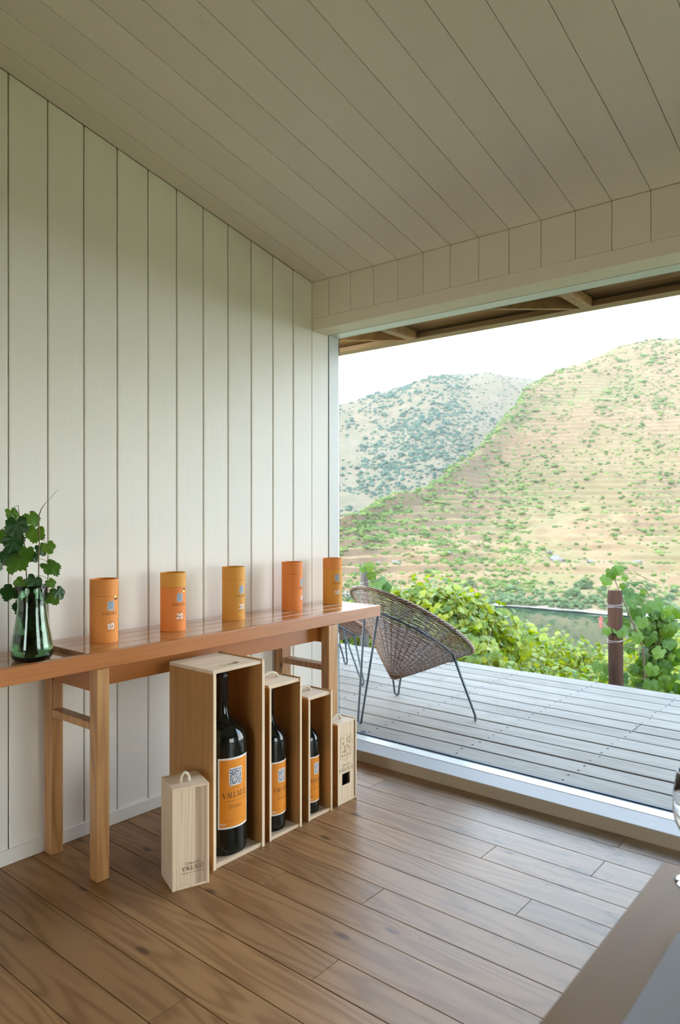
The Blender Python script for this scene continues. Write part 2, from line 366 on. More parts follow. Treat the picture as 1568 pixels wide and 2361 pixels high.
# ceiling slab + boards; roof run on unseen past the left wall to shade the deck
xe = [0.0] + [0.126 + 0.1597 * k for k in range(31)]
xe = [x for x in xe if x < XR] + [XR]
cl = struct('ceiling', MB().hexa([(-3.4, YB - 0.3, zc(YB - 0.3) + 0.013), (XR + 0.3, YB - 0.3, zc(YB - 0.3) + 0.013), (XR + 0.3, 0.86, zc(0.86) + 0.013), (-3.4, 0.86, zc(0.86) + 0.013),
                                  (-3.4, YB - 0.3, zc(YB - 0.3) + 0.2), (XR + 0.3, YB - 0.3, zc(YB - 0.3) + 0.2), (XR + 0.3, 0.86, zc(0.86) + 0.2), (-3.4, 0.86, zc(0.86) + 0.2)]).build('ceiling', M['groove']))
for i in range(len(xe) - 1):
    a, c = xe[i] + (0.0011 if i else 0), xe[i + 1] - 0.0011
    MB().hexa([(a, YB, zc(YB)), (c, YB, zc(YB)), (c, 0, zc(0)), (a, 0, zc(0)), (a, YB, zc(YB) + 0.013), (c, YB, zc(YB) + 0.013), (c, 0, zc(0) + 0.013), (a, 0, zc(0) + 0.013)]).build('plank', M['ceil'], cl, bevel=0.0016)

# window wall: short boards above the lintel, lintel board, side wall beyond the opening
ww = struct('wall_window', MB().box(-0.02, XR, 0.012, 0.24, ZT - 0.01, zc(0.24) + 0.005).build('wall_window', M['groove']))
for i in range(len(xe) - 1):
    a, c = xe[i] + (0.0009 if i else 0), xe[i + 1] - 0.0009
    MB().box(a, c, 0, 0.012, ZT + 0.0006, zc(0)).build('plank', M['lintel'], ww, bevel=0.0013)
MB().box(0, XR, -0.0015, 0.144, ZL, ZT).build('lintel_board', M['lintel'], ww, bevel=0.002)
XW = 4.35
struct('wall_window_side', MB().box(XW, XR + 0.1, 0.0, 0.24, -0.1, ZL).build('wall_window_side', M['wall']))
rw = MB()
for ya, yb, za, zb_ in ((YB - 0.1, -1.75, -0.2, None), (-0.12, 0.24, -0.2, None), (-1.75, -0.12, -0.2, 0.1), (-1.75, -0.12, 1.9, None)):
    t0, t1 = (zc(ya), zc(yb)) if zb_ is None else (zb_, zb_)
    rw.hexa([(XR, ya, za), (XR + 0.12, ya, za), (XR + 0.12, yb, za), (XR, yb, za), (XR, ya, t0), (XR + 0.12, ya, t0), (XR + 0.12, yb, t1), (XR, yb, t1)])
struct('wall_right', rw.build('wall_right', M['far_wall']))
struct('window_added_fill', MB().box(XR + 0.05, XR + 0.056, -1.75, -0.12, 0.1, 1.9).build('window_added_fill', M['pane']))  # unseen opening, added to brighten the room from the right
bw = MB()
zb = zc(YB)
# (with an unseen glazed door behind the camera, added as fill light)
bw.box(-0.1, 1.3, YB - 0.12, YB, -0.2, zb + 0.03); bw.box(2.35, XR + 0.1, YB - 0.12, YB, -0.2, zb + 0.03)
bw.box(1.3, 2.35, YB - 0.12, YB, -0.2, 0.04); bw.box(1.3, 2.35, YB - 0.12, YB, 2.0, zb + 0.03)
struct('door_added_fill', MB().box(1.3, 2.35, YB - 0.07, YB - 0.062, 0.04, 2.0).build('door_added_fill', M['pane']))
struct('wall_back', bw.build('wall_back', M['far_wall']))

# floor boards
fl = struct('floor', MB().box(-0.1, XR + 0.1, YB - 0.1, 0.24, -0.12, -0.018).build('floor', M['subfloor']))
rows = [0.012, -0.125, -0.270, -0.424, -0.563, -0.716, -0.849, -0.991, -1.129, -1.262, -1.417, -1.545, -1.690, -1.820, -1.953, -2.092]
while rows[-1] > YB: rows.append(rows[-1] - 0.1412)
butts = {0: [1.79], 1: [0.62, 2.9], 2: [1.79], 3: [1.40, 3.3], 4: [2.62], 5: [1.687], 6: [2.4], 8: [0.875, 3.1], 9: [2.75], 10: [1.378, 3.6], 11: [3.0], 12: [2.2], 13: [1.153], 14: [0.2, 2.5], 15: [1.7]}
for i in range(len(rows) - 1):
    y1, y0 = rows[i], max(rows[i + 1], YB)
    if y1 <= YB: break
    bs = [0.0] + butts.get(i, sorted([0.4 + rng.random() * 1.8, 2.6 + rng.random() * 1.5])) + [XR]
    for a, c in zip(bs[:-1], bs[1:]):
        ga = 0.0 if a == 0 else 0.001; dz = -rng.random() * 0.0006
        MB().box(a + ga, c - 0.001, y0 + 0.0012, y1 - 0.0012, -0.018, dz).build('floorboard', M['floor'], fl, bevel=0.0009)

# big fixed window: frame, sill, pane
w1 = struct('window_1')
MB().box(0.0, XW, 0.0, 0.012, 0.0, 0.0575).build('sill_face', M['sillface'], w1, bevel=0.001)
MB().box(0.0, XW, -0.002, 0.140, 0.0575, 0.0615).build('sill_board', M['sill'], w1, bevel=0.001)
MB().box(0.0, XW, 0.012, 0.140, -0.02, 0.0575).build('sill_core', M['sillface'], w1)
MB().box(0.0, XW, 0.140, 0.212, -0.02, 0.0635).build('bottom_frame', M['alu'], w1, bevel=0.0015)
tr = MB().box(0.0, XW, 0.212, 0.264, -0.03, 0.0575)
tr.box(0.0, XW, 0.244, 0.250, 0.0575, 0.064)
tr.build('track', M['track'], w1, bevel=0.001)
MB().box(0.0, 0.001, 0.1445, 0.1475, 0.0615, ZL).build('gasket', M['rubber'], w1)
MB().box(-0.02, 0.0035, 0.1475, 0.238, 0.0615, ZL).build('side_frame', M['alu'], w1, bevel=0.001)
MB().box(-0.02, 0.0035, 0.238, 0.245, 0.0615, ZL).build('gasket', M['rubber'], w1)
MB().box(0.0, XW, 0.1445, 0.1475, ZL + 0.0005, ZT).build('gasket', M['rubber'], w1)
MB().box(0.0, XW, 0.1475, 0.245, ZL, ZT).build('top_frame', M['alu'], w1, bevel=0.001)
MB().box(XW - 0.05, XW, 0.14, 0.245, 0.06, ZL).build('side_frame', M['alu'], w1)
MB().box(0.004, XW - 0.05, YG, YG + 0.006, 0.058, ZL).build('pane', M['pane'], w1)

# deck
dk = struct('deck')
ye = [0.268, 0.338, 0.515, 0.690, 0.868, 1.05, 1.238, 1.42, 1.60, 1.79, 1.985, 2.18, 2.36, 2.545]
joists = [-3.6 + 0.62 * k for k in range(15)]
ZD = 0.03
nl_ = MB()
for y0, y1 in zip(ye[:-1], ye[1:]):
    cuts = [-4.2] + sorted([rng.uniform(-2.8, 0.5), rng.uniform(1.0, 4.0)]) + [5.4]
    if rng.random() < 0.5: cuts = [-4.2, rng.choice(joists[3:12]), 5.4]
    for a, c in zip(cuts[:-1], cuts[1:]):
        MB().box(a + 0.002, c - 0.002, y0 + 0.0075, y1 - 0.0075, 0.0, ZD - rng.random() * 0.003).build('deck_board', M['deck'], dk, bevel=0.003)
    if y1 - y0 > 0.1:
        for jx in joists:
            for yy in (y0 + 0.045, y1 - 0.045):
                x_, y_ = jx + rng.normal(0, 0.008), yy + rng.normal(0, 0.006)
                nl_.lathe([(0.0062, ZD - 0.004), (0.0062, ZD + 0.0008)], 6, (x_, y_))
o = nl_.build('nail_heads', M['nail'], dk); o['kind'] = 'stuff'
for k, jx in enumerate(joists):
    MB().box(jx - 0.03, jx + 0.03, 0.27, 2.53, -0.14, 0.0).build('joist', M['nail'], dk)
MB().box(-4.2, 5.4, 2.50, 2.53, -0.16, -0.001).build('edge_board', M['deck'], dk)
for jx in (-3.6, -1.12, 1.36, 3.84):
    MB().box(jx - 0.05, jx + 0.05, 2.35, 2.45, -1.3, -0.14).build('deck_post', M['deck'], dk)

# eave: soffit boards, outer beam, joists with braces
ev = struct('trim_eave')
ys = [0.245, 0.365, 0.485, 0.605, 0.725, 0.86]
for a, c in zip(ys[:-1], ys[1:]):
    MB().hexa([(-3.4, a + 0.001, zc(a) - 0.004), (XR + 0.3, a + 0.001, zc(a) - 0.004), (XR + 0.3, c - 0.001, zc(c) - 0.004), (-3.4, c - 0.001, zc(c) - 0.004),
               (-3.4, a + 0.001, zc(a) + 0.012), (XR + 0.3, a + 0.001, zc(a) + 0.012), (XR + 0.3, c - 0.001, zc(c) + 0.012), (-3.4, c - 0.001, zc(c) + 0.012)]).build('soffit_board', M['eave'], ev, bevel=0.001)
MB().box(-3.4, XR + 0.3, 0.752, 0.846, 2.490, zc(0.846) - 0.005).build('outer_beam', M['beam'], ev, bevel=0.002)
for xj in (-3.19, -2.06, -0.93, 0.205, 1.335, 2.465, 3.595):
    MB().box(xj - 0.028, xj + 0.028, 0.245, 0.750, 2.480, 2.535).build('joist', M['eave'], ev, bevel=0.002)
    p0 = Vector((xj - 0.04, 0.74, 0)); p1 = Vector((xj - 0.62, 0.255, 0)); d_ = (p1 - p0).normalized(); n_ = Vector((-d_.y, d_.x, 0)) * 0.014
    q = [p0 - n_, p1 - n_, p1 + n_, p0 + n_]
    MB().hexa([(v.x, v.y, 2.482) for v in q] + [(v.x, v.y, 2.545) for v in q]).build('brace', M['eave'], ev)

# ================================================================ WRITING
def arc(cx, cy, rx, ry, a0, a1, n=10): return [(cx + rx * math.cos(R(a0 + (a1 - a0) * i / n)), cy + ry * math.sin(R(a0 + (a1 - a0) * i / n))) for i in range(n + 1)]
TK, TN, SF = 0.15, 0.06, 0.05
def serif(x, y, w=0.26): return ([(x - w / 2, y), (x + w / 2, y)], SF)
GL = {
 'V': (0.78, [([(0.08, 1), (0.42, 0)], TK), ([(0.42, 0), (0.72, 1)], TN), serif(0.08, 0.98), serif(0.72, 0.98, 0.2)]),
 'A': (0.82, [([(0.08, 0), (0.40, 1)], TN), ([(0.40, 1), (0.74, 0)], TK), ([(0.2, 0.36), (0.6, 0.36)], TN), serif(0.08, 0.02, 0.2), serif(0.74, 0.02)]),
 'L': (0.66, [([(0.16, 0), (0.16, 1)], TK), ([(0.1, 0.03), (0.58, 0.03)], TN), ([(0.58, 0.0), (0.60, 0.24)], TN), serif(0.16, 0.98)]),
 'D': (0.88, [([(0.16, 0), (0.16, 1)], TK), ([(0.06, 0.97), (0.36, 0.97)] + arc(0.36, 0.5, 0.40, 0.47, 90, -90, 12) + [(0.06, 0.03)], 0.085)]),
 'O': (0.92, [(arc(0.45, 0.5, 0.36, 0.48, 0, 360, 20), 0.10)]),
 'U': (0.86, [([(0.16, 1), (0.16, 0.32)] + arc(0.42, 0.32, 0.26, 0.3, 180, 360, 8) + [(0.68, 1)], 0.10), serif(0.16, 0.98), serif(0.68, 0.98, 0.2)]),
 'R': (0.80, [([(0.16, 0), (0.16, 1)], TK), ([(0.08, 0.97), (0.34, 0.97)] + arc(0.34, 0.74, 0.22, 0.23, 90, -90, 8) + [(0.16, 0.51)], 0.085), ([(0.34, 0.5), (0.70, 0.0)], 0.12), serif(0.16, 0.02)]),
 'Q': (0.92, [(arc(0.45, 0.5, 0.36, 0.48, 0, 360, 20), 0.10), ([(0.45, 0.1), (0.9, -0.22)], 0.10)]),
 'I': (0.36, [([(0.18, 0), (0.18, 1)], TK), serif(0.18, 0.98), serif(0.18, 0.02)]),
 'N': (0.88, [([(0.14, 0), (0.14, 1)], TN), ([(0.14, 1), (0.70, 0)], TK), ([(0.70, 0), (0.70, 1)], TN), serif(0.14, 0.02, 0.2), serif(0.70, 0.98, 0.2)]),
 'T': (0.74, [([(0.36, 0), (0.36, 1)], TK), ([(0.04, 0.97), (0.68, 0.97)], TN), serif(0.36, 0.02)]),
 'W': (1.1, [([(0.06, 1), (0.3, 0)], TK), ([(0.3, 0), (0.52, 1)], TN), ([(0.52, 1), (0.76, 0)], TK), ([(0.76, 0), (1.0, 1)], TN)]),
 'Y': (0.78, [([(0.06, 1), (0.38, 0.48)], TK), ([(0.38, 0.48), (0.70, 1)], TN), ([(0.38, 0.5), (0.38, 0)], TK), serif(0.38, 0.02)]),
 'P': (0.70, [([(0.16, 0), (0.16, 1)], TK), ([(0.08, 0.97), (0.32, 0.97)] + arc(0.32, 0.72, 0.24, 0.25, 90, -90, 8) + [(0.16, 0.47)], 0.085), serif(0.16, 0.02)]),
 'E': (0.66, [([(0.16, 0), (0.16, 1)], TK), ([(0.08, 0.97), (0.56, 0.97)], TN), ([(0.16, 0.52), (0.46, 0.52)], TN), ([(0.08, 0.03), (0.58, 0.03)], TN)]),
 'S': (0.60, [(arc(0.3, 0.74, 0.2, 0.24, 20, 270, 9) + arc(0.3, 0.25, 0.2, 0.25, 90, -160, 9), 0.11)]),
 'H': (0.84, [([(0.16, 0), (0.16, 1)], TK), ([(0.66, 0), (0.66, 1)], TK), ([(0.16, 0.52), (0.66, 0.52)], TN)]),
 'C': (0.80, [(arc(0.44, 0.5, 0.36, 0.48, 50, 310, 14), 0.11)]),
 'M': (1.0, [([(0.12, 0), (0.14, 1)], TN), ([(0.14, 1), (0.48, 0.1)], TK), ([(0.48, 0.1), (0.82, 1)], TN), ([(0.82, 1), (0.86, 0)], TK)]),
 '0': (0.74, [(arc(0.35, 0.5, 0.26, 0.46, 0, 360, 18), 0.20)]),
 '1': (0.50, [([(0.26, 0), (0.26, 0.96)], 0.22), ([(0.06, 0.78), (0.26, 0.94)], 0.12), ([(0.04, 0.05), (0.48, 0.05)], 0.1)]),
 '2': (0.70, [(arc(0.33, 0.70, 0.22, 0.25, 160, -30, 10) + [(0.08, 0.1)], 0.17), ([(0.05, 0.08), (0.62, 0.08)], 0.18)]),
 '3': (0.70, [(arc(0.30, 0.73, 0.21, 0.22, 150, -80, 9), 0.16), (arc(0.30, 0.27, 0.25, 0.24, 80, -150, 9), 0.18)]),
 '4': (0.74, [([(0.5, 0), (0.5, 0.96)], 0.2), ([(0.46, 0.96), (0.06, 0.32)], 0.1), ([(0.04, 0.3), (0.68, 0.3)], 0.12)]),
 '5': (0.70, [([(0.56, 0.94), (0.16, 0.94), (0.12, 0.55)], 0.12), (arc(0.30, 0.32, 0.25, 0.28, 120, -140, 10), 0.18)]),
 '7': (0.62, [([(0.04, 0.94), (0.56, 0.94), (0.22, 0)], 0.15)]),
 '6': (0.70, [(arc(0.34, 0.3, 0.24, 0.26, 0, 360, 14), 0.16), ([(0.12, 0.4), (0.22, 0.75), (0.5, 0.96)], 0.14)]),
 '.': (0.3, [([(0.1, 0.06), (0.2, 0.06)], 0.12)]), ' ': (0.42, []), '-': (0.6, [([(0.1, 0.45), (0.5, 0.45)], 0.1)]),
}
def stroke(mb, pts, w, f, off, sub=1):
    P = [Vector((p[0], p[1], 0)) for p in pts]
    if sub > 1:
        Q = []
        for a, c in zip(P[:-1], P[1:]): Q += [a.lerp(c, k / sub) for k in range(sub)]
        P = Q + [P[-1]]
    L = []
    for i, p in enumerate(P):
        t = (P[min(i + 1, len(P) - 1)] - P[max(i - 1, 0)]); t = t.normalized() if t.length > 1e-9 else Vector((1, 0, 0))
        nn = Vector((-t.y, t.x, 0)) * (w / 2); L += [f(p.x + nn.x, p.y + nn.y, off), f(p.x - nn.x, p.y - nn.y, off)]
    mb.add(L, [(2 * i, 2 * i + 1, 2 * i + 3, 2 * i + 2) for i in range(len(P) - 1)])
def text(mb, s, f, u, v, h, off=0.0008, sp=0.04, bold=1.0, small=None, fit=None):
    """centred at u, baseline v, cap height h on the surface f(u, v, off)"""
    adv = []; tot = 0
    for i, ch in enumerate(s):
        hh = h if (small is None or i in small) else h * 0.74
        a = GL[ch][0] * hh + sp * h; adv.append((ch, hh, tot)); tot += a
    k = 1.0 if fit is None else fit / tot
    for ch, hh, x in adv:
        for pts, w in GL[ch][1]:
            stroke(mb, [(u - tot * k / 2 + (x + p[0] * hh) * k, v + p[1] * hh) for p in pts], w * hh * bold, f, off, 2)
def emblem(mb, f, u, v, w, h, off=0.001, lw=0.05, seed=3, nx=5, ny=6):
    """ornamental tile: rows of scrolls, arches, dots and little crosses"""
    r = random.Random(seed); cw, chh = w / nx, h / ny
    for j in range(ny):
        for i in range(nx):
            cx, cy_ = u - w / 2 + (i + 0.5) * cw, v - h / 2 + (j + 0.5) * chh; s = min(cw, chh) * 0.46; k = r.randrange(6); a = r.choice((0, 90, 180, 270))
            L = lw * min(cw, chh) * 4
            if k == 0: stroke(mb, arc(cx, cy_, s, s, a, a + 250, 7), L, f, off)
            elif k == 1: stroke(mb, arc(cx, cy_ + s * .5, s * .5, s * .5, 0, 250, 6) + arc(cx, cy_ - s * .4, s * .5, s * .5, 90, -150, 6), L, f, off)
            elif k == 2: stroke(mb, [(cx - s, cy_), (cx + s, cy_)], L, f, off); stroke(mb, [(cx, cy_ - s), (cx, cy_ + s)], L, f, off)
            elif k == 3: stroke(mb, arc(cx, cy_, s * .4, s * .4, 0, 360, 6), L * 1.5, f, off)
            elif k == 4: stroke(mb, [(cx - s, cy_ - s * .6), (cx, cy_ + s * .8), (cx + s, cy_ - s * .6)], L, f, off)
            else: stroke(mb, arc(cx - s * .5, cy_ - s * .5, s * 1.3, s * 1.3, 0 + (a % 180), 90 + (a % 180), 6), L * 1.2, f, off)
def rrect(u, v, w, h, r, n=4):
    P = []
    for cx, cy_, a in ((u + w / 2 - r, v + h / 2 - r, 0), (u - w / 2 + r, v + h / 2 - r, 90), (u - w / 2 + r, v - h / 2 + r, 180), (u + w / 2 - r, v - h / 2 + r, 270)):
        P += [(cx + r * math.cos(R(a + 90 * i / n)), cy_ + r * math.sin(R(a + 90 * i / n))) for i in range(n + 1)]
    return P
def patch(mb, f, u0, u1, v0, v1, off, n=24, r=0.0):
    """a sheet on the surface, its ends rounded by r"""
    L = []
    for i in range(n + 1):
        u_ = u0 + (u1 - u0) * i / n; e_ = min(u_ - u0, u1 - u_); d = 0.0
        if r > 0 and e_ < r: d = r - math.sqrt(max(0, r * r - (r - e_) ** 2))
        L += [f(u_, v0 + d, off), f(u_, v1 - d, off)]
    mb.add(L, [(2 * i, 2 * i + 2, 2 * i + 3, 2 * i + 1) for i in range(n)])
def cyl(Rr, a0):                               # surface of a cylinder round z, u runs to the reader's right
    return lambda u, v, off: ((Rr + off) * math.cos(a0 + u / Rr), (Rr + off) * math.sin(a0 + u / Rr), v)

# ================================================================ THE BENCH
bn = thing('wall_bench', 'long varnished orange-brown wooden bench against the white boarded wall', 'bench', (0.2, -1.6, 0))
def bx(x0, x1, y0, y1, z0, z1): return MB().box(x0 - 0.2, x1 - 0.2, y0 + 1.6, y1 + 1.6, z0, z1)
YE = 0.135; YS = -1.664
strips = [0.003, 0.090, 0.185, 0.282, 0.368]
for a, c in zip(strips[:-1], strips[1:]):
    bx(a + 0.0012, c - 0.0012, YS, YE, 0.822, 0.850).build('top_plank', M['bench'], bn, bevel=0.0015)
    bx(a + 0.0012, c - 0.0012, -3.3, YS - 0.002, 0.800, 0.832).build('lower_plank', M['bench'], bn, bevel=0.0015)
bx(0.368, 0.394, -3.3, YE, 0.790, 0.850).build('front_rail', M['bench_edge'], bn, bevel=0.002, seg=2)
bx(0.0145, 0.368, YE - 0.03, YE - 0.001, 0.790, 0.8215).build('end_rail', M['bench_edge'], bn)
bx(0.300, 0.322, -1.59, -0.27, 0.706, 0.8215).build('apron', M['bench_edge'], bn)
bx(0.06, 0.085, -1.59, -0.27, 0.706, 0.8215).build('apron', M['bench_edge'], bn)
for ya, yb in ((-1.642, -1.590), (-0.322, -0.252), (-3.15, -3.10)):
    for xa, xb in ((0.350, 0.402), (0.016, 0.070)):
        z1 = 0.7895 if xa > 0.1 else 0.7995
        bx(xa, xb, ya, yb, 0, z1).build('leg', M['bench_leg'], bn, bevel=0.0025)
    bx(0.070, 0.350, ya + 0.008, yb - 0.008, 0.700, 0.7995).build('cross_rail', M['bench_edge'], bn, bevel=0.0015)
    bx(0.070, 0.350, ya + 0.004, yb - 0.004, 0.556, 0.585).build('rung', M['bench_leg'], bn, bevel=0.0015)

# ================================================================ GIFT TUBES
def tube_pack(x, y, face, num, body, lid, label, sticker, seam=0.735, h=0.2555):
    r_ = 0.0555
    t = thing('gift_tube', label, 'gift tube', (x, y, 0.850), 0, 'numbered orange gift tubes on the bench')
    zs = h * seam
    MB().lathe([(r_ - 0.001, 0), (r_, 0.001), (r_, zs - 0.0012), (r_ - 0.0015, zs)], 48).build('body', body, t, smooth=True); autosmooth(t.children[-1])
    MB().lathe([(r_ - 0.0015, zs), (r_ + 0.0003, zs + 0.0012), (r_ + 0.0003, h - 0.0006), (r_ - 0.0005, h), (r_ - 0.0022, h), (r_ - 0.0026, h - 0.0006), (r_ - 0.0026, h - 0.009), (0.0001, h - 0.009)], 48, cap=False).build('lid', lid, t, smooth=True); autosmooth(t.children[-1])
    f = cyl(r_, R(face))
    mb = MB(); patch(mb, f, -0.0145, 0.0145, 0.131, 0.168, 0.0004, 10, 0.003); mb.build('emblem', M['silver'], t)
    mb = MB(); emblem(mb, f, 0, 0.1495, 0.026, 0.034, 0.0007, 0.05, 5, 4, 5); mb.build('emblem_pattern', M['navy'], t.children[-1])['kind'] = 'stuff'
    mb = MB(); text(mb, 'VALLADO', f, 0, 0.1135, 0.0115, 0.0006); mb.build('lettering', M['ink_faint'], t)['kind'] = 'stuff'
    mb = MB(); text(mb, 'PORTO', f, 0, 0.0845, 0.0036, 0.0006, 0.12); text(mb, 'TAWNY PORTO', f, 0, 0.0475, 0.0036, 0.0006, 0.10); mb.build('small_lettering', M['ink_faint'], t)['kind'] = 'stuff'
    mb = MB(); text(mb, num, f, 0, 0.056, 0.0225, 0.0006, 0.03, 1.15); mb.build('number', M['white_ink'], t)
    mb = MB(); text(mb, 'TAWNY', f, 0, 0.0635, 0.0042, 0.001, 0.1); mb.build('small_lettering', M['ink'], t)
    if sticker:
        mb = MB(); mb.add([f(0.026, 0.180, 0.0006)] + [f(0.026 + 0.0095 * math.cos(R(k * 20)), 0.180 + 0.0095 * math.sin(R(k * 20)), 0.0006) for k in range(18)], [(0, 1 + k, 1 + (k + 1) % 18) for k in range(18)])
        s = mb.build('round_sticker', M['gold'], t); s['label'] = 'round gold and black medal sticker'
        a0, a1 = (180, 360) if sticker == 1 else (0, 180)
        mb = MB(); mb.add([f(0.026, 0.180, 0.0009)] + [f(0.026 + 0.0092 * math.cos(R(a0 + k * 18)), 0.180 + 0.0092 * math.sin(R(a0 + k * 18)), 0.0009) for k in range(11)], [(0, 1 + k, 2 + k) for k in range(10)])
        mb.build('sticker_print', M['ink'], s)
    return t
tube_pack(0.193, -1.482, -3.5, '10', M['card_orange'], M['card_orange'], 'orange card gift tube numbered 10, nearest the vase of vine leaves', 1, 0.74, 0.2545)
tube_pack(0.181, -1.130, -5, '20', M['card_orange2'], M['card_ochre'], 'gift tube numbered 20 with deep orange body and ochre lid', 2, 0.755, 0.2565)
tube_pack(0.154, -0.748, 3, '30', M['card_ochre'], M['card_ochre'], 'ochre card gift tube numbered 30, middle of the row', 0, 0.755, 0.258)
tube_pack(0.136, -0.314, 23, '40', M['card_orange2'], M['card_orange2'], 'plain-looking orange gift tube turned so its print faces the window', 0, 0.755, 0.257)
tube_pack(0.120, 0.041, -20, '50', M['card_ochre'], M['card_orange'], 'gift tube numbered 50, ochre with orange lid, in the corner by the window', 0, 0.76, 0.259)

# ================================================================ WINE BOXES AND BOTTLES
def slot_top(w, d, t, sl, sw, name, mat, parent, z):
    """lid panel with a rounded slot cut through (local x depth 0..d, y 0..w)"""
    bm = bmesh.new()
    outer = [(0, 0), (d, 0), (d, w), (0, w)]
    cx, cy_ = d * 0.79, w * 0.5; inner = []
    for a0, c in ((-90, cy_ + sl / 2 - sw / 2), ):
        pass
    for k in range(9): inner.append((cx + sw / 2 * math.cos(R(k * 22.5)), cy_ + sl / 2 - sw / 2 + sw / 2 * math.sin(R(k * 22.5))))
    for k in range(9): inner.append((cx + sw / 2 * math.cos(R(180 + k * 22.5)), cy_ - sl / 2 + sw / 2 + sw / 2 * math.sin(R(180 + k * 22.5))))
    for zz in (z, z + t):
        vo = [bm.verts.new((a, b_, zz)) for a, b_ in outer]; vi = [bm.verts.new((a, b_, zz)) for a, b_ in inner]
        es = [bm.edges.new((vo[i], vo[(i + 1) % 4])) for i in range(4)] + [bm.edges.new((vi[i], vi[(i + 1) % 18])) for i in range(18)]
        bmesh.ops.triangle_fill(bm, edges=es, use_beauty=True)
    bm.verts.ensure_lookup_table(); V_ = bm.verts
    for i in range(4): bm.faces.new((V_[i], V_[(i + 1) % 4], V_[22 + (i + 1) % 4], V_[22 + i]))
    for i in range(18): bm.faces.new((V_[4 + i], V_[4 + (i + 1) % 18], V_[26 + (i + 1) % 18], V_[26 + i]))
    bmesh.ops.recalc_face_normals(bm, faces=bm.faces)
    me = bpy.data.meshes.new(name); bm.to_mesh(me); bm.free(); me.materials.append(mat)
    o = bpy.data.objects.new(name, me); COL.objects.link(o); o.parent = parent; return o
def rope(parent, x, y0, y1, z, top, r_=0.004, name='rope_handle', dx=0.0):
    C_ = []; n = 40
    for i in range(n + 1):
        a = math.pi * i / n; C_.append(Vector((x + dx * math.sin(a), (y0 + y1) / 2 - (y1 - y0) / 2 * math.cos(a), z - 0.004 + (top + 0.004) * math.sin(a))))
    mb = MB()
    for s_ in range(3):
        P = []
        for i, c in enumerate(C_):
            t = (C_[min(i + 1, n)] - C_[max(i - 1, 0)]).normalized(); u_ = Vector((1, 0, 0)); u_ = (u_ - t * u_.dot(t)).normalized(); w_ = t.cross(u_)
            ph = i * 0.75 + s_ * 2.094; P.append(c + (u_ * math.cos(ph) + w_ * math.sin(ph)) * r_ * 0.55)
        mb.tube(P, r_ * 0.62, 6)
    o = mb.build(name, M['rope'], parent, smooth=True); return o
def open_box(x, y, w, d, h, label, t=0.012, slot=False, handle=None, side_text=False, group='open wooden wine cases under the bench'):
    """front face towards +x at x, left side at y, open front"""
    b_ = thing('wine_case', label, 'wooden box', (x, y, 0), 0, group)
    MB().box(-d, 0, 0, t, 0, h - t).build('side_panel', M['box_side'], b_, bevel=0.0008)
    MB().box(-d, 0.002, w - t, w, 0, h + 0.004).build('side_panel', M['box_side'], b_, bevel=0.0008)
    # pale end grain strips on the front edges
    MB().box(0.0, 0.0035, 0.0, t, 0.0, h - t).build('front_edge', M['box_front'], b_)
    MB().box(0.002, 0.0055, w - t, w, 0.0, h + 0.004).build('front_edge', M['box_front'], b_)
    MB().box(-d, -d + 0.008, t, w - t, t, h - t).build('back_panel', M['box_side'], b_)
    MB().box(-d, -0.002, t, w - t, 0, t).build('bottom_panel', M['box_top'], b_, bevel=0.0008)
    MB().box(-0.012, 0.001, t, w - t, t, t + 0.004).build('front_lip', M['box_front'], b_)
    if slot:
        slot_top(w - t, d - 0.001, t, 0.105, 0.036, 'top_panel', M['box_top'], b_, h - t).location = (-d, 0, 0)
    else:
        MB().box(-d, -0.001, 0, w - t, h - t, h).build('top_panel', M['box_top'], b_, bevel=0.0008)
        MB().box(-0.010, 0.001, 0.004, w - t, h - t - 0.003, h - t).build('lid_groove', M['box_front'], b_)
    if handle: rope(b_, *handle)
    if side_text:
        mb = MB(); text(mb, 'VALLADO', lambda u, v, off: (-d / 2 + u, -off, v), d * 0.12, h * 0.16, 0.017, 0.0006); mb.build('burnt_lettering', M['burnt'], b_)['kind'] = 'stuff'
    return b_
cb = open_box(0.660, -1.307, 0.270, 0.270, 0.765, 'tallest open wooden wine case with a slot handle cut in its top', 0.013, slot=True)
c2 = open_box(0.654, -1.000, 0.195, 0.185, 0.649, 'middle-sized open wine case with rope handle, between the tallest and the narrowest open one', handle=(-0.100, 0.050, 0.152, 0.649, 0.024, 0.006), t=0.010)
c3 = open_box(0.649, -0.752, 0.160, 0.150, 0.550, 'smallest open wine case, next to the closed case by the window', handle=(-0.090, 0.035, 0.113, 0.550, 0.022, 0.0055), t=0.010, side_text=True)

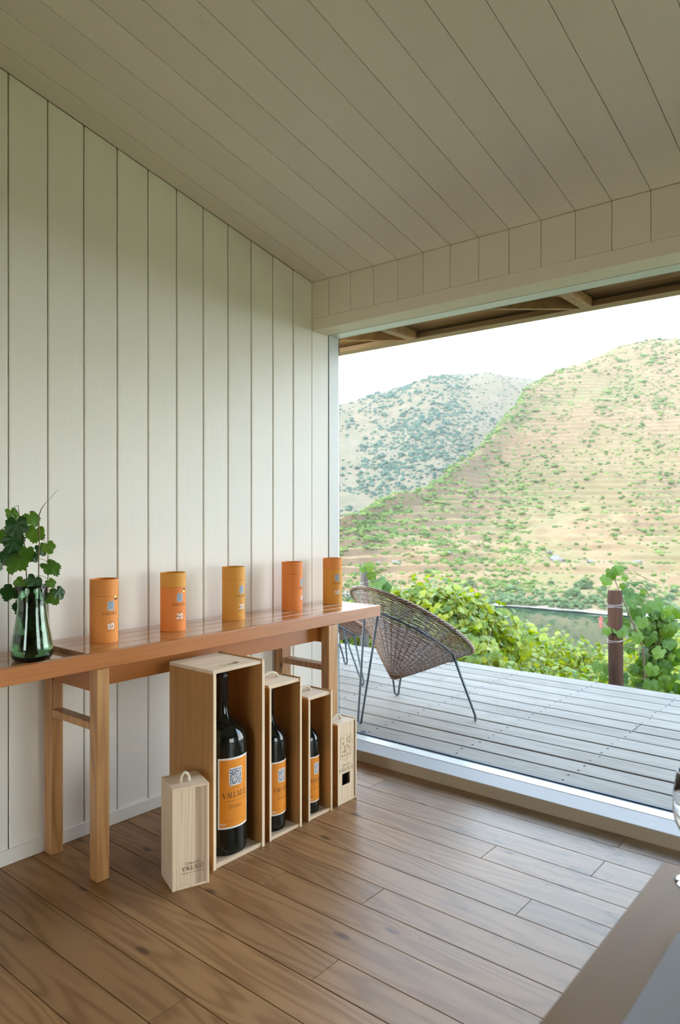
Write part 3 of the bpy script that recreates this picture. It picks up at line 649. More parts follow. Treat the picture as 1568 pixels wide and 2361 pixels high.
def bottle(x, y, R_, hh, z0, face, lab, vol, label, lw=0.74):
    """R_ body radius, hh total height, lab = (z_low, z_high) of the label above the floor"""
    t = thing('wine_bottle', label, 'bottle', (x, y, z0), 0, 'big dark wine bottles in the cases')
    s = hh
    prof = [(R_ * 0.30, 0.012 * s), (R_ * 0.8, 0.004 * s), (R_ * 0.94, 0), (R_ * 0.99, 0.008 * s), (R_, 0.02 * s), (R_, 0.612 * s), (R_ * 0.985, 0.632 * s), (R_ * 0.94, 0.652 * s), (R_ * 0.86, 0.672 * s), (R_ * 0.74, 0.690 * s),
            (R_ * 0.60, 0.705 * s), (R_ * 0.46, 0.720 * s), (R_ * 0.34, 0.740 * s), (R_ * 0.275, 0.765 * s), (R_ * 0.24, 0.80 * s), (R_ * 0.225, 0.86 * s), (R_ * 0.22, 0.95 * s), (R_ * 0.2, 0.999 * s)]
    MB().lathe(prof, 56).build('glass_body', M['bottle'], t, smooth=True)
    MB().lathe([(R_ * 0.232, 0.83 * s), (R_ * 0.238, 0.832 * s), (R_ * 0.236, 0.955 * s), (R_ * 0.262, 0.958 * s), (R_ * 0.262, 0.978 * s), (R_ * 0.24, 0.982 * s), (R_ * 0.235, 1.0 * s), (0.001, 1.002 * s)], 32).build('capsule', M['capsule'], t, smooth=True)
    autosmooth(t.children[-1])
    f = cyl(R_, R(face)); lo, hi = lab[0] - z0, lab[1] - z0; L = hi - lo; W = R_ * lw
    bdr = 0.030 * L * 0.9
    mb = MB(); patch(mb, f, -W, W, lo, hi, 0.0006, 36); o = mb.build('label_border', M['white_paper'], t, smooth=True); o['label'] = 'white border of the amber label'
    mb = MB(); patch(mb, f, -W + bdr, W - bdr, lo + bdr, hi - bdr, 0.0010, 36); lb = mb.build('label_sheet', M['label'], t, smooth=True)
    lb['label'] = 'amber orange paper label'
    ew = W * 0.40
    mb = MB(); patch(mb, f, -ew, ew, lo + L * 0.605, lo + L * 0.855, 0.0013, 14, 0.007 * R_ / 0.1); mb.build('emblem', M['white_paper'], t)
    mb = MB(); emblem(mb, f, 0, lo + L * 0.73, ew * 1.84, L * 0.225, 0.0016, 0.075, 4, 7, 8); mb.build('emblem_pattern', M['navy'], t.children[-1])['kind'] = 'stuff'
    mb = MB(); text(mb, 'VALLADO', f, 0.0, lo + L * 0.435, L * 0.080, 0.0014, 0.10, 0.85, fit=W * 1.5); text(mb, 'DOURO', f, 0, lo + L * 0.285, L * 0.055, 0.0014, 0.06, 0.8, small=(0,))
    text(mb, 'DESDE 1716', f, 0, lo + L * 0.565, L * 0.012, 0.0014, 0.1)
    mb.build('lettering', M['ink'], t)['kind'] = 'stuff'
    mb = MB(); stroke(mb, [(-W * 0.55, lo + L * 0.39), (W * 0.55, lo + L * 0.39)], L * 0.004, f, 0.0014, 12); text(mb, 'VINHO TINTO', f, 0, lo + L * 0.10, L * 0.018, 0.0014, 0.9); mb.build('faint_lettering', M['ink_faint'], t)['kind'] = 'stuff'
    mb = MB(); text(mb, vol, f, -W * 0.76, lo + L * 0.055, L * 0.032, 0.0014, 0.03); mb.build('volume_lettering', M['white_paper'], t)
    return t
bottle(0.548, -1.163, 0.1, 0.715, 0.013, -9, (0.120, 0.400), '2014', 'largest dark wine bottle with amber label, in the tallest open case')
bottle(0.560, -0.903, 0.0695, 0.61, 0.010, 4, (0.078, 0.306), '2014', 'dark wine bottle with amber label in the middle-sized open case', 0.80)
bottle(0.572, -0.674, 0.0545, 0.52, 0.010, 6, (0.060, 0.266), '2014', 'slimmest dark wine bottle with amber label, in the smallest open case', 0.84)

def closed_box(x, y, w, d, h, rz, label, win, name='wine_case'):
    b_ = thing(name, label, 'wooden box', (x, y, 0), rz, 'closed wooden wine cases')
    t = 0.009
    MB().box(-d, 0, 0, t, 0, h - t).build('side_panel', M['box_side'] if win else M['box_front'], b_, bevel=0.0008)
    MB().box(-d, 0.002 if win else 0, w - t, w, 0, h + (0.003 if win else -0.0)).build('side_panel', M['box_front'], b_, bevel=0.0008)
    MB().box(-d, -d + t, t, w - t, t, h - t).build('back_panel', M['box_side'], b_)
    MB().box(-d, -0.001, t, w - t, 0, t).build('bottom_panel', M['box_front'], b_, bevel=0.0008)
    MB().box(-d, -0.001, 0, w - t, h - t, h).build('top_panel', M['box_top'], b_, bevel=0.0008)
    MB().box(0.0, 0.001, 0, t, 0, h - t).build('front_edge', M['box_front'], b_)
    if win:
        fx = -0.003; a0, a1, z0, z1 = 0.036, 0.096, 0.083, 0.138
        L = MB(); L.box(fx - 0.005, fx, t + 0.0006, a0, t, h - t - 0.0006); L.box(fx - 0.005, fx, a1, w - t - 0.006, t, h - t - 0.0006); L.box(fx - 0.005, fx, a0, a1, t, z0); L.box(fx - 0.005, fx, a0, a1, z1, h - t - 0.0006)
        ld = L.build('sliding_lid', M['box_front'], b_); ld['label'] = 'pale sliding lid with a square cut-out and scorched marks'
        f = lambda u, v, off: (fx + off, w / 2 + u, v)
        MB().box(-d * 0.6, -d * 0.6 + 0.01, t, w - t, t, h * 0.9).build('dark_inner_sheet', M['rubber'], b_)  # black sheet set inside the case, behind the cut-out
        mb = MB(); emblem(mb, f, -0.006, 0.262, 0.072, 0.098, 0.0007, 0.035, 9, 4, 5); stroke(mb, rrect(-0.006, 0.262, 0.082, 0.112, 0.01) + [rrect(-0.006, 0.262, 0.082, 0.112, 0.01)[0]], 0.0012, f, 0.0007)
        mb.build('burnt_emblem', M['burnt_faint'], b_)['kind'] = 'stuff'
        mb = MB(); text(mb, 'QUINTA DO', f, -0.004, 0.1725, 0.011, 0.0007, small=(0, 7)); text(mb, 'VALLADO', f, -0.004, 0.149, 0.0165, 0.0007, fit=0.108); text(mb, 'DESDE 1716', f, -0.006, 0.196, 0.003, 0.0007); mb.build('burnt_lettering', M['burnt'], b_)['kind'] = 'stuff'
        mb = MB(); text(mb, 'VALLADO', lambda u, v, off: (-d / 2 + u, -off, v), 0.0, 0.070, 0.015, 0.0006); mb.build('burnt_lettering', M['burnt'], b_)['kind'] = 'stuff'
        rope(b_, -0.060, 0.030, 0.092, h, 0.022, 0.0052)
    else:
        MB().box(-0.008, 0.0, t, w * 0.62, t, h - t).build('front_board', M['box_front'], b_)
        o = MB().box(-0.008, -0.0004, w * 0.62, w - t, t, h - t).build('front_board', M['box_dark'], b_); o['label'] = 'browner strip of the front'
        f = lambda u, v, off: (off, w / 2 + u, v)
        mb = MB(); text(mb, 'QUINTA DO', f, 0.008, 0.086, 0.010, 0.0008, small=(0, 7)); text(mb, 'VALLADO', f, 0.008, 0.066, 0.0155, 0.0008, fit=0.084); text(mb, 'WWW.QUINTADOVALLADO.COM', f, 0.008, 0.054, 0.0042, 0.0008, fit=0.086)
        mb.build('burnt_lettering', M['burnt'], b_)['kind'] = 'stuff'
        rope(b_, -0.052, 0.046, 0.080, h, 0.034, 0.0048)
    return b_
M['box_dark'] = wood('brown_box_strip', (0.50, 0.36, 0.24), (0.30, 0.18, 0.10), 'Z', 0.55, rings=10, wide=9, along=0.35, contrast=0.8, vary=0.0)
closed_box(0.644, -0.541, 0.140, 0.100, 0.381, 0, 'closed pale wine case with a square cut-out in its lid, beside the window sill', True)
closed_box(0.667, -1.503, 0.139, 0.143, 0.372, R(-20.6), 'closed pale wine case with rope loop, standing askew in front of the bench leg', False)

# survey points of the far hillsides (metres): rows of points from the river bank up to the crest and over it
HILL_B = [
[(-338.7,214.3,-39.0),(-338.2,214.0,-37.5),(-337.5,213.5,-35.2),(-336.6,212.9,-32.7),(-335.6,212.3,-30.2),(-334.8,211.8,-28.3),(-334.1,211.4,-26.5),(-410.0,259.7,-51.5),(-553.4,351.0,-136.5)],
[(-283.7,242.8,-38.9),(-285.7,244.6,-36.6),(-289.3,247.6,-33.1),(-293.6,251.3,-29.1),(-298.1,255.2,-25.1),(-301.6,258.2,-21.9),(-305.2,261.3,-18.7),(-373.5,319.9,-43.7),(-502.5,430.7,-128.7)],
[(-221.6,268.5,-38.9),(-226.2,274.1,-35.5),(-234.4,284.0,-30.2),(-244.4,296.0,-23.8),(-254.8,308.7,-16.9),(-262.9,318.4,-11.3),(-271.1,328.4,-5.3),(-328.4,397.8,-30.3),(-436.7,528.8,-115.3)],
[(-199.5,272.6,-38.9),(-207.7,283.7,-34.9),(-222.4,303.7,-28.4),(-240.0,327.8,-20.0),(-258.6,353.1,-10.1),(-272.9,372.6,-1.5),(-287.6,392.6,8.0),(-340.8,465.2,-17.0),(-441.4,602.2,-102.0)],
[(-171.1,272.2,-38.9),(-183.0,291.0,-34.7),(-204.3,324.7,-27.2),(-229.9,365.1,-16.2),(-256.7,407.7,-2.1),(-277.5,440.6,10.8),(-298.8,474.2,25.6),(-346.9,550.3,0.6),(-437.7,694.0,-84.4)],
[(-157.4,273.5,-38.8),(-171.8,298.4,-34.2),(-197.6,343.0,-25.1),(-228.7,396.6,-10.9),(-261.3,452.9,8.2),(-286.5,496.4,26.0),(-312.3,540.9,46.9),(-357.4,618.8,21.9),(-442.6,765.9,-63.1)],
[(-142.8,274.2,-38.8),(-160.2,307.4,-34.0),(-191.3,366.7,-23.4),(-228.8,438.1,-5.3),(-268.2,513.0,20.4),(-298.7,571.0,44.9),(-329.8,630.3,74.0),(-371.6,710.0,49.0),(-450.7,860.5,-36.0)],
[(-134.6,277.3,-38.8),(-153.9,316.5,-33.3),(-188.3,386.7,-20.5),(-229.7,471.2,2.3),(-273.2,559.9,35.2),(-306.9,628.6,66.8),(-341.3,698.7,104.7),(-380.9,779.5,79.7),(-455.8,932.2,-5.3)],
[(-125.2,278.0,-38.8),(-146.5,324.7,-32.4),(-184.5,408.2,-16.4),(-230.3,508.7,13.4),(-278.4,614.2,56.9),(-315.6,695.9,99.1),(-353.7,779.4,149.9),(-391.0,861.3,124.9),(-461.5,1016.0,39.9)],
[(-112.3,278.4,-38.8),(-133.4,329.8,-32.2),(-171.0,421.9,-14.8),(-216.4,532.6,18.3),(-264.0,648.9,67.4),(-300.8,738.9,115.3),(-338.5,830.9,173.0),(-372.6,914.2,148.0),(-437.0,1071.5,63.0)],
[(-91.9,279.5,-38.8),(-111.3,337.3,-32.0),(-146.1,440.9,-12.7),(-187.9,565.5,25.3),(-231.8,696.4,82.3),(-265.8,797.7,138.3),(-300.6,901.2,205.9),(-329.2,986.5,180.9),(-383.3,1147.7,95.9)],
[(-79.5,280.9,-38.8),(-97.2,342.1,-32.0),(-129.0,451.8,-12.1),(-167.3,583.7,27.7),(-207.5,722.3,88.0),(-238.6,829.6,147.3),(-270.4,939.1,219.1),(-295.5,1025.5,194.1),(-342.8,1188.8,109.1)],
[(-68.8,279.9,-38.8),(-84.9,343.4,-32.4),(-113.7,457.2,-12.7),(-148.4,594.1,27.4),(-184.8,737.9,88.6),(-213.0,849.1,149.0),(-241.8,962.8,222.4),(-263.9,1050.0,197.4),(-305.6,1214.8,112.4)],
[(-43.3,279.2,-38.7),(-54.3,346.6,-32.4),(-74.0,467.2,-11.8),(-97.7,612.3,30.9),(-122.7,764.7,96.6),(-142.0,882.7,161.8),(-161.7,1003.1,241.0),(-176.2,1091.9,216.0),(-203.6,1259.7,131.0)],
[(-2.3,278.9,-38.7),(-3.6,350.2,-33.0),(-6.0,477.8,-13.0),(-8.8,631.5,29.9),(-11.8,792.9,96.7),(-14.2,917.7,163.3),(-16.6,1045.3,244.6),(-18.3,1135.3,219.6),(-21.4,1305.3,134.6)],
[(41.4,267.3,-38.7),(52.6,346.1,-35.7),(72.8,487.4,-19.8),(97.0,657.4,19.1),(122.4,836.0,82.6),(142.1,974.1,147.2),(162.1,1115.3,226.9),(174.8,1204.4,201.9),(198.8,1372.7,116.9)],
[(83.2,242.1,-38.6),(113.7,335.3,-39.9),(168.3,502.0,-28.9),(234.0,702.7,7.5),(303.0,913.4,72.3),(356.3,1076.5,140.6),(410.8,1243.1,226.2),(438.8,1328.6,201.2),(491.7,1490.2,116.2)],
]
HILL_A = [
[(-728.8,222.3,-30.1),(-818.4,249.9,-11.2),(-920.9,281.4,13.0),(-1028.8,314.7,43.0),(-1140.5,349.1,79.3),(-1255.2,384.4,49.3),(-1522.8,466.9,-80.7)],
[(-579.5,345.8,-30.0),(-660.7,394.4,-5.7),(-753.6,450.0,26.0),(-851.5,508.7,66.1),(-952.7,569.3,115.1),(-1055.6,631.0,85.1),(-1295.8,774.9,-44.9)],
[(-489.9,419.9,-30.0),(-567.0,486.0,-1.8),(-655.2,561.7,35.8),(-748.1,641.5,84.2),(-844.2,723.9,144.0),(-935.3,802.1,114.0),(-1147.7,984.4,-16.0)],
[(-430.2,469.3,-29.9),(-500.9,546.4,0.8),(-581.8,634.6,42.3),(-667.0,727.5,95.9),(-755.1,823.6,162.2),(-836.2,912.1,132.2),(-1025.4,1118.5,2.2)],
[(-404.8,490.3,-29.9),(-472.8,572.5,2.4),(-550.5,666.5,46.2),(-632.4,765.6,102.9),(-717.1,868.1,173.3),(-793.5,960.6,143.3),(-971.9,1176.5,13.3)],
[(-385.4,506.3,-29.9),(-451.5,593.0,4.7),(-527.0,692.0,51.7),(-606.6,796.4,112.8),(-688.9,904.4,188.6),(-761.6,999.8,158.6),(-931.4,1222.5,28.6)],
[(-370.5,518.7,-29.9),(-435.3,609.2,5.7),(-509.3,712.7,54.4),(-587.4,821.7,117.8),(-668.2,934.5,196.6),(-738.0,1032.1,166.6),(-901.0,1259.8,36.6)],
[(-355.6,531.0,-29.9),(-417.7,623.7,7.4),(-488.9,729.6,58.4),(-563.8,841.3,124.7),(-641.3,956.7,207.0),(-708.2,1056.3,177.0),(-864.2,1288.8,47.0)],
[(-340.6,543.4,-29.9),(-401.4,640.0,9.3),(-470.9,750.6,63.0),(-544.1,867.0,133.0),(-619.9,987.5,220.1),(-683.8,1089.1,190.1),(-832.8,1326.2,60.1)],
[(-322.7,558.2,-29.9),(-382.5,661.3,10.0),(-450.9,779.2,65.3),(-523.0,903.4,137.7),(-597.6,1031.9,228.1),(-657.8,1135.7,198.1),(-798.3,1377.9,68.1)],
[(-304.8,573.0,-29.9),(-363.4,682.7,10.1),(-430.4,808.2,66.0),(-501.1,940.4,139.7),(-574.2,1077.2,232.0),(-630.7,1183.0,202.0),(-762.6,1430.0,72.0)],
[(-286.9,587.8,-29.9),(-345.0,706.4,9.6),(-411.5,842.0,65.6),(-481.6,984.9,140.1),(-554.2,1132.7,234.1),(-607.0,1240.4,204.1),(-730.3,1491.8,74.1)],
[(-269.0,602.7,-29.8),(-326.3,730.4,8.6),(-391.9,876.5,64.1),(-461.0,1030.4,138.5),(-532.5,1189.6,232.9),(-581.6,1299.1,202.9),(-696.3,1554.5,72.9)],
[(-221.2,642.2,-29.8),(-270.0,782.6,5.9),(-325.7,943.3,57.9),(-384.5,1112.5,128.4),(-445.4,1287.6,218.0),(-484.8,1401.0,188.0),(-576.6,1665.5,58.0)],
[(-131.6,716.3,-29.8),(-161.8,877.8,1.2),(-196.3,1062.4,47.1),(-232.7,1257.0,109.8),(-270.4,1458.2,190.0),(-292.5,1576.2,160.0),(-343.9,1851.4,30.0)],
[(-12.1,815.1,-29.7),(-15.5,998.7,-3.4),(-19.4,1208.8,35.7),(-23.5,1430.0,89.5),(-27.7,1658.9,158.7),(-29.9,1778.9,128.7),(-35.0,2058.8,-1.3)],
]
LEAVES_VASE = [(0.185, -1.883, 1.374, 0.047, 0), (0.246, -1.898, 1.33, 0.07, 1), (0.221, -1.892, 1.274, 0.07, 1), (0.261, -1.847, 1.358, 0.05, 0), (0.282, -1.842, 1.302, 0.059, 0), (0.335, -1.824, 1.252, 0.044, 0), (0.269, -1.814, 1.241, 0.044, 1), (0.257, -1.889, 1.205, 0.078, 0), (0.207, -1.904, 1.223, 0.062, 1), (0.313, -1.804, 1.178, 0.065, 0), (0.213, -1.899, 1.089, 0.062, 1), (0.3, -1.854, 1.126, 0.055, 1), (0.297, -1.791, 1.068, 0.059, 0), (0.366, -1.799, 1.085, 0.044, 1), (0.243, -1.875, 1.118, 0.047, 0), (0.263, -1.845, 1.214, 0.039, 1), (0.323, -1.808, 1.118, 0.034, 0), (0.276, -1.873, 1.236, 0.047, 0), (0.222, -1.853, 0.876, 0.055, 0), (0.297, -1.856, 0.927, 0.047, 1), (0.173, -1.932, 1.297, 0.062, 0), (0.157, -1.933, 1.188, 0.062, 1)]
STEMS_VASE = [[(0.264, -1.858, 0.877), (0.258, -1.863, 1.001), (0.257, -1.863, 1.126), (0.254, -1.866, 1.204), (0.249, -1.87, 1.282), (0.237, -1.88, 1.352), (0.233, -1.883, 1.399)], [(0.288, -1.838, 0.877), (0.292, -1.834, 1.033), (0.291, -1.835, 1.142), (0.291, -1.835, 1.204), (0.293, -1.833, 1.282), (0.291, -1.835, 1.36), (0.299, -1.828, 1.388), (0.311, -1.818, 1.41)]]
TREES_B = [(5.34, 1.16, 26), (7.0, 0.87, 24), (7.2, 1.17, 14), (6.38, 0.79, 18), (7.5, 0.26, 22), (8.0, 0.16, 20), (8.64, 1.11, 14), (8.46, 0.26, 22), (9.17, 0.58, 34), (9.42, 0.96, 40), (9.29, 0.23, 22), (9.0, 0.15, 20), (9.62, 0.41, 26), (9.75, 0.77, 22), (8.14, 0.68, 20), (5.62, 0.49, 22), (10.88, 0.95, 16), (11.88, 0.96, 16), (10.25, 0.99, 14), (4.37, 2.13, 16), (4.52, 2.42, 18), (4.68, 2.57, 14), (3.95, 5.09, 10), (5.38, 3.67, 10), (5.48, 3.44, 9), (4.52, 2.91, 10), (4.29, 3.25, 9), (3.43, 3.52, 8), (8.14, 2.05, 9), (9.42, 1.88, 14), (9.46, 2.16, 10), (9.25, 2.34, 9), (9.38, 2.41, 9), (8.71, 2.66, 8), (9.54, 3.83, 13), (9.58, 3.92, 10), (9.48, 3.76, 10), (9.58, 5.54, 14), (9.63, 5.67, 9), (7.5, 5.05, 14), (7.3, 5.19, 10), (7.7, 4.87, 9), (10.05, 4.85, 8), (11.59, 4.61, 10), (11.66, 3.13, 9), (2.79, 3.24, 7), (5.97, 2.52, 7), (9.12, 1.5, 12), (7.4, 1.91, 8), (10.38, 2.02, 8), (11.15, 1.92, 9), (11.51, 1.34, 12), (2.89, 2.24, 13), (2.32, 2.36, 12), (11.0, 2.39, 9), (10.0, 2.43, 8), (10.62, 0.94, 10), (11.74, 0.69, 20), (10.75, 0.16, 14), (5.69, 0.21, 14)]
VINES = [(-2.44, 3.34, 0.41, 0.35), (-2.19, 3.55, 0.59, 0.3), (-1.98, 3.59, 0.55, 0.4), (-1.73, 3.66, 0.66, 0.45), (-1.51, 3.85, 0.71, 0.5), (-1.48, 4.26, 0.57, 0.5), (-1.37, 4.61, 0.45, 0.5), (-1.6, 5.59, 0.11, 0.5), (-1.8, 6.73, -0.23, 0.6), (-1.73, 7.43, -0.36, 0.6), (-1.53, 7.6, -0.46, 0.55), (-1.69, 8.76, -0.95, 0.6), (-1.09, 7.96, -0.62, 0.6), (0.18, 6.41, 0.04, 0.6), (0.73, 5.57, 0.26, 0.6), (1.0, 6.44, 0.24, 0.7), (-0.84, 3.49, 0.21, 0.5), (-0.98, 4.8, -0.27, 0.6), (-0.63, 5.1, -0.35, 0.6), (-0.35, 5.46, -0.42, 0.6), (0.75, 4.81, 0.03, 0.5), (-2.87, 3.37, 0.38, 0.5), (1.31, 7.35, 0.12, 0.7)]
NEAR_LEAVES = [(0.66, 3.11, 0.86, 0.113), (0.67, 3.25, 0.88, 0.105), (0.56, 3.29, 0.78, 0.12), (0.65, 3.49, 0.79, 0.068), (0.73, 3.18, 0.74, 0.06), (0.74, 3.31, 0.69, 0.128), (0.72, 3.43, 0.59, 0.135), (0.75, 3.58, 0.61, 0.113), (0.89, 3.3, 0.57, 0.113), (0.92, 3.46, 0.58, 0.135), (0.75, 3.45, 0.49, 0.128), (0.65, 3.49, 0.39, 0.128), (0.72, 3.17, 0.37, 0.135), (0.83, 3.38, 0.43, 0.128), (0.86, 3.54, 0.41, 0.113), (0.89, 3.69, 0.4, 0.135), (0.63, 3.09, 0.36, 0.083), (0.61, 3.2, 0.43, 0.083), (0.63, 3.35, 0.19, 0.105), (0.68, 3.52, 0.16, 0.113), (0.83, 3.26, 0.31, 0.113), (0.89, 3.43, 0.3, 0.128), (0.95, 3.61, 0.28, 0.12), (0.8, 3.62, 0.13, 0.128), (0.98, 3.37, 0.18, 0.128), (1.02, 3.54, 0.24, 0.113), (0.62, 3.34, 0.05, 0.098), (0.53, 3.39, -0.03, 0.113), (0.57, 3.04, 0.05, 0.105), (0.69, 3.27, -0.06, 0.143), (0.74, 3.44, -0.01, 0.105), (0.77, 3.59, 0.01, 0.113), (0.93, 3.34, 0.03, 0.128), (0.99, 3.52, 0.03, 0.128), (1.02, 3.67, 0.07, 0.113), (0.74, 3.57, -0.15, 0.12), (0.92, 3.33, -0.1, 0.135), (0.98, 3.5, -0.1, 0.113), (1.01, 3.66, -0.16, 0.128), (0.8, 3.62, -0.27, 0.113), (0.98, 3.37, -0.19, 0.113), (1.05, 3.56, -0.23, 0.113), (0.75, 3.45, 0.74, 0.068), (0.78, 3.6, 0.66, 0.075), (1.03, 3.42, 0.52, 0.083), (1.05, 3.56, 0.39, 0.09), (0.73, 3.43, 0.32, 0.098), (0.5, 3.37, -0.11, 0.098), (0.76, 3.2, -0.13, 0.098), (-1.77, 2.86, 0.81, 0.127), (-1.69, 2.92, 0.65, 0.2), (-1.74, 2.88, 0.72, 0.118), (-1.64, 2.96, 0.59, 0.154), (-1.81, 2.82, 0.78, 0.082), (-1.66, 2.95, 0.51, 0.136), (-1.72, 2.89, 0.55, 0.136)]
# ================================================================ LEAVES
def leaf_mesh(name, mat, seed, teeth=True):
    r = random.Random(seed); n = 44; pts = []
    lobes = [(90, 1.0, 40), (30, 0.92, 36), (150, 0.92, 36), (-34, 0.80, 30), (214, 0.80, 30)]
    for i in range(n):
        a = -90 + 360 * (i + 0.5) / n
        rad = 0.68
        for c, h, w in lobes:
            d = abs((a - c + 180) % 360 - 180); rad = max(rad, 0.68 + (h - 0.68) * max(0, 1 - (d / w) ** 1.6))
        d = abs((a + 90 + 180) % 360 - 180)
        if d < 24: rad = 0.20 + 0.48 * (d / 24)
        if teeth: rad *= 1 + (0.055 if i % 2 else -0.055) + r.uniform(-0.03, 0.03)
        x, y = rad * math.cos(R(a)), rad * math.sin(R(a))
        pts.append((x * 0.5, y * 0.5 + 0.02, 0.10 * abs(x) - 0.16 * (x * x + y * y) + r.uniform(-0.012, 0.012)))
    mid = []
    for p in pts: mid.append((p[0] * 0.55, p[1] * 0.55, 0.5 * p[2] + 0.02 * math.cos(math.atan2(p[1], p[0]) * 5)))
    V_ = [(0, 0, 0)] + mid[::2] + pts; nm = n // 2; F = []
    for k in range(nm): F.append((0, 1 + k, 1 + (k + 1) % nm))
    for k in range(nm):
        a, b2, c = 1 + nm + 2 * k, 1 + nm + 2 * k + 1, 1 + nm + (2 * k + 2) % n
        F.append((1 + k, a, b2)); F.append((1 + k, b2, 1 + (k + 1) % nm)); F.append((1 + (k + 1) % nm, b2, c))
    me = bpy.data.meshes.new(name); me.from_pydata(V_, [], F); me.materials.append(mat)
    me.polygons.foreach_set('use_smooth', [True] * len(F)); me.update(); return me
def orient(nrm, tip):
    z = Vector(nrm).normalized(); y = Vector(tip) - z * Vector(tip).dot(z); y = y.normalized() if y.length > 1e-5 else z.orthogonal().normalized(); x = y.cross(z)
    return Matrix((x, y, z)).transposed().to_4x4()
def place_leaf(me, parent, pos, nrm, tip, size, name='leaf'):
    o = bpy.data.objects.new(name, me); COL.objects.link(o); o.parent = parent
    o.matrix_local = Matrix.Translation(pos) @ orient(nrm, tip) @ Matrix.Diagonal((size, size, size, 1)); return o
def vnoise(x, y, seed=0):
    """smooth value noise, numpy arrays"""
    xi = np.floor(x).astype(np.int64); yi = np.floor(y).astype(np.int64); fx = x - xi; fy = y - yi
    def h(a, b): 
        k = (a * 374761393 + b * 668265263 + seed * 1274126177) & 0x7fffffff; k = ((k ^ (k >> 13)) * 1274126177) & 0x7fffffff
        return ((k ^ (k >> 16)) & 0xffff) / 65535.0
    fx = fx * fx * (3 - 2 * fx); fy = fy * fy * (3 - 2 * fy)
    return (h(xi, yi) * (1 - fx) + h(xi + 1, yi) * fx) * (1 - fy) + (h(xi, yi + 1) * (1 - fx) + h(xi + 1, yi + 1) * fx) * fy
def np_mesh(name, V_, F, mat, smooth=True):
    me = bpy.data.meshes.new(name); nv, nf, k = len(V_), len(F), F.shape[1]
    me.vertices.add(nv); me.vertices.foreach_set('co', V_.astype(np.float32).ravel())
    me.loops.add(nf * k); me.loops.foreach_set('vertex_index', F.astype(np.int32).ravel())
    me.polygons.add(nf); me.polygons.foreach_set('loop_start', np.arange(0, nf * k, k, dtype=np.int32)); me.polygons.foreach_set('loop_total', np.full(nf, k, dtype=np.int32))
    me.polygons.foreach_set('use_smooth', np.full(nf, smooth)); me.materials.append(mat); me.update(calc_edges=True); me.validate(); return me
def scatter_mesh(name, me, mats, mat):
    """many transformed copies of one small mesh joined into one mesh"""
    v = np.empty(len(me.vertices) * 3); me.vertices.foreach_get('co', v); v = v.reshape(-1, 3)
    me.calc_loop_triangles(); t = np.empty(len(me.loop_triangles) * 3, dtype=np.int32); me.loop_triangles.foreach_get('vertices', t); t = t.reshape(-1, 3)
    A = np.array([np.array(m)[:3, :] for m in mats]); VV = np.einsum('nij,vj->nvi', A[:, :, :3], v) + A[:, None, :, 3]
    FF = t[None] + (np.arange(len(mats)) * len(v))[:, None, None]
    return np_mesh(name, VV.reshape(-1, 3), FF.reshape(-1, 3), mat)

# ================================================================ VASE WITH VINE SPRIGS
vx, vy, vz = 0.225, -1.800, 0.832
vt = thing('glass_vase', 'green glass vase holding cut vine leaves on the lower end of the bench', 'vase', (vx, vy, vz))
prof = [(0.0005, 0.004), (0.060, 0.004), (0.069, 0.010), (0.0735, 0.03), (0.072, 0.055), (0.066, 0.09), (0.0585, 0.13), (0.053, 0.17), (0.0505, 0.205), (0.052, 0.24), (0.0565, 0.272)]
outer = prof[1:]; inner = [(r_ - 0.003, max(z, 0.012)) for r_, z in reversed(outer)]
MB().lathe([(0.0005, 0.0)] + [(0.060, 0.0)] + outer[1:] + [(0.0555, 0.2735)] + inner[:-1] + [(0.0005, 0.012)], 48, cap=False).build('glass_body', M['vase_glass'], vt, smooth=True)
MB().lathe([(0.0005, 0.0125), (0.060, 0.0125)] + [(r_ - 0.0034, z) for r_, z in outer[2:8]] + [(0.0005, 0.17)], 40, cap=False).build('water', M['vase_water'], vt, smooth=True)
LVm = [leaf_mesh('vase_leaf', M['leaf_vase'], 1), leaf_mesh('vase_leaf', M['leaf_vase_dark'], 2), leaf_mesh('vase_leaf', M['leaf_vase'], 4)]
SH = Vector((-0.038, 0.046, 0))
toc = Vector((2.78, -3.11, 1.38))
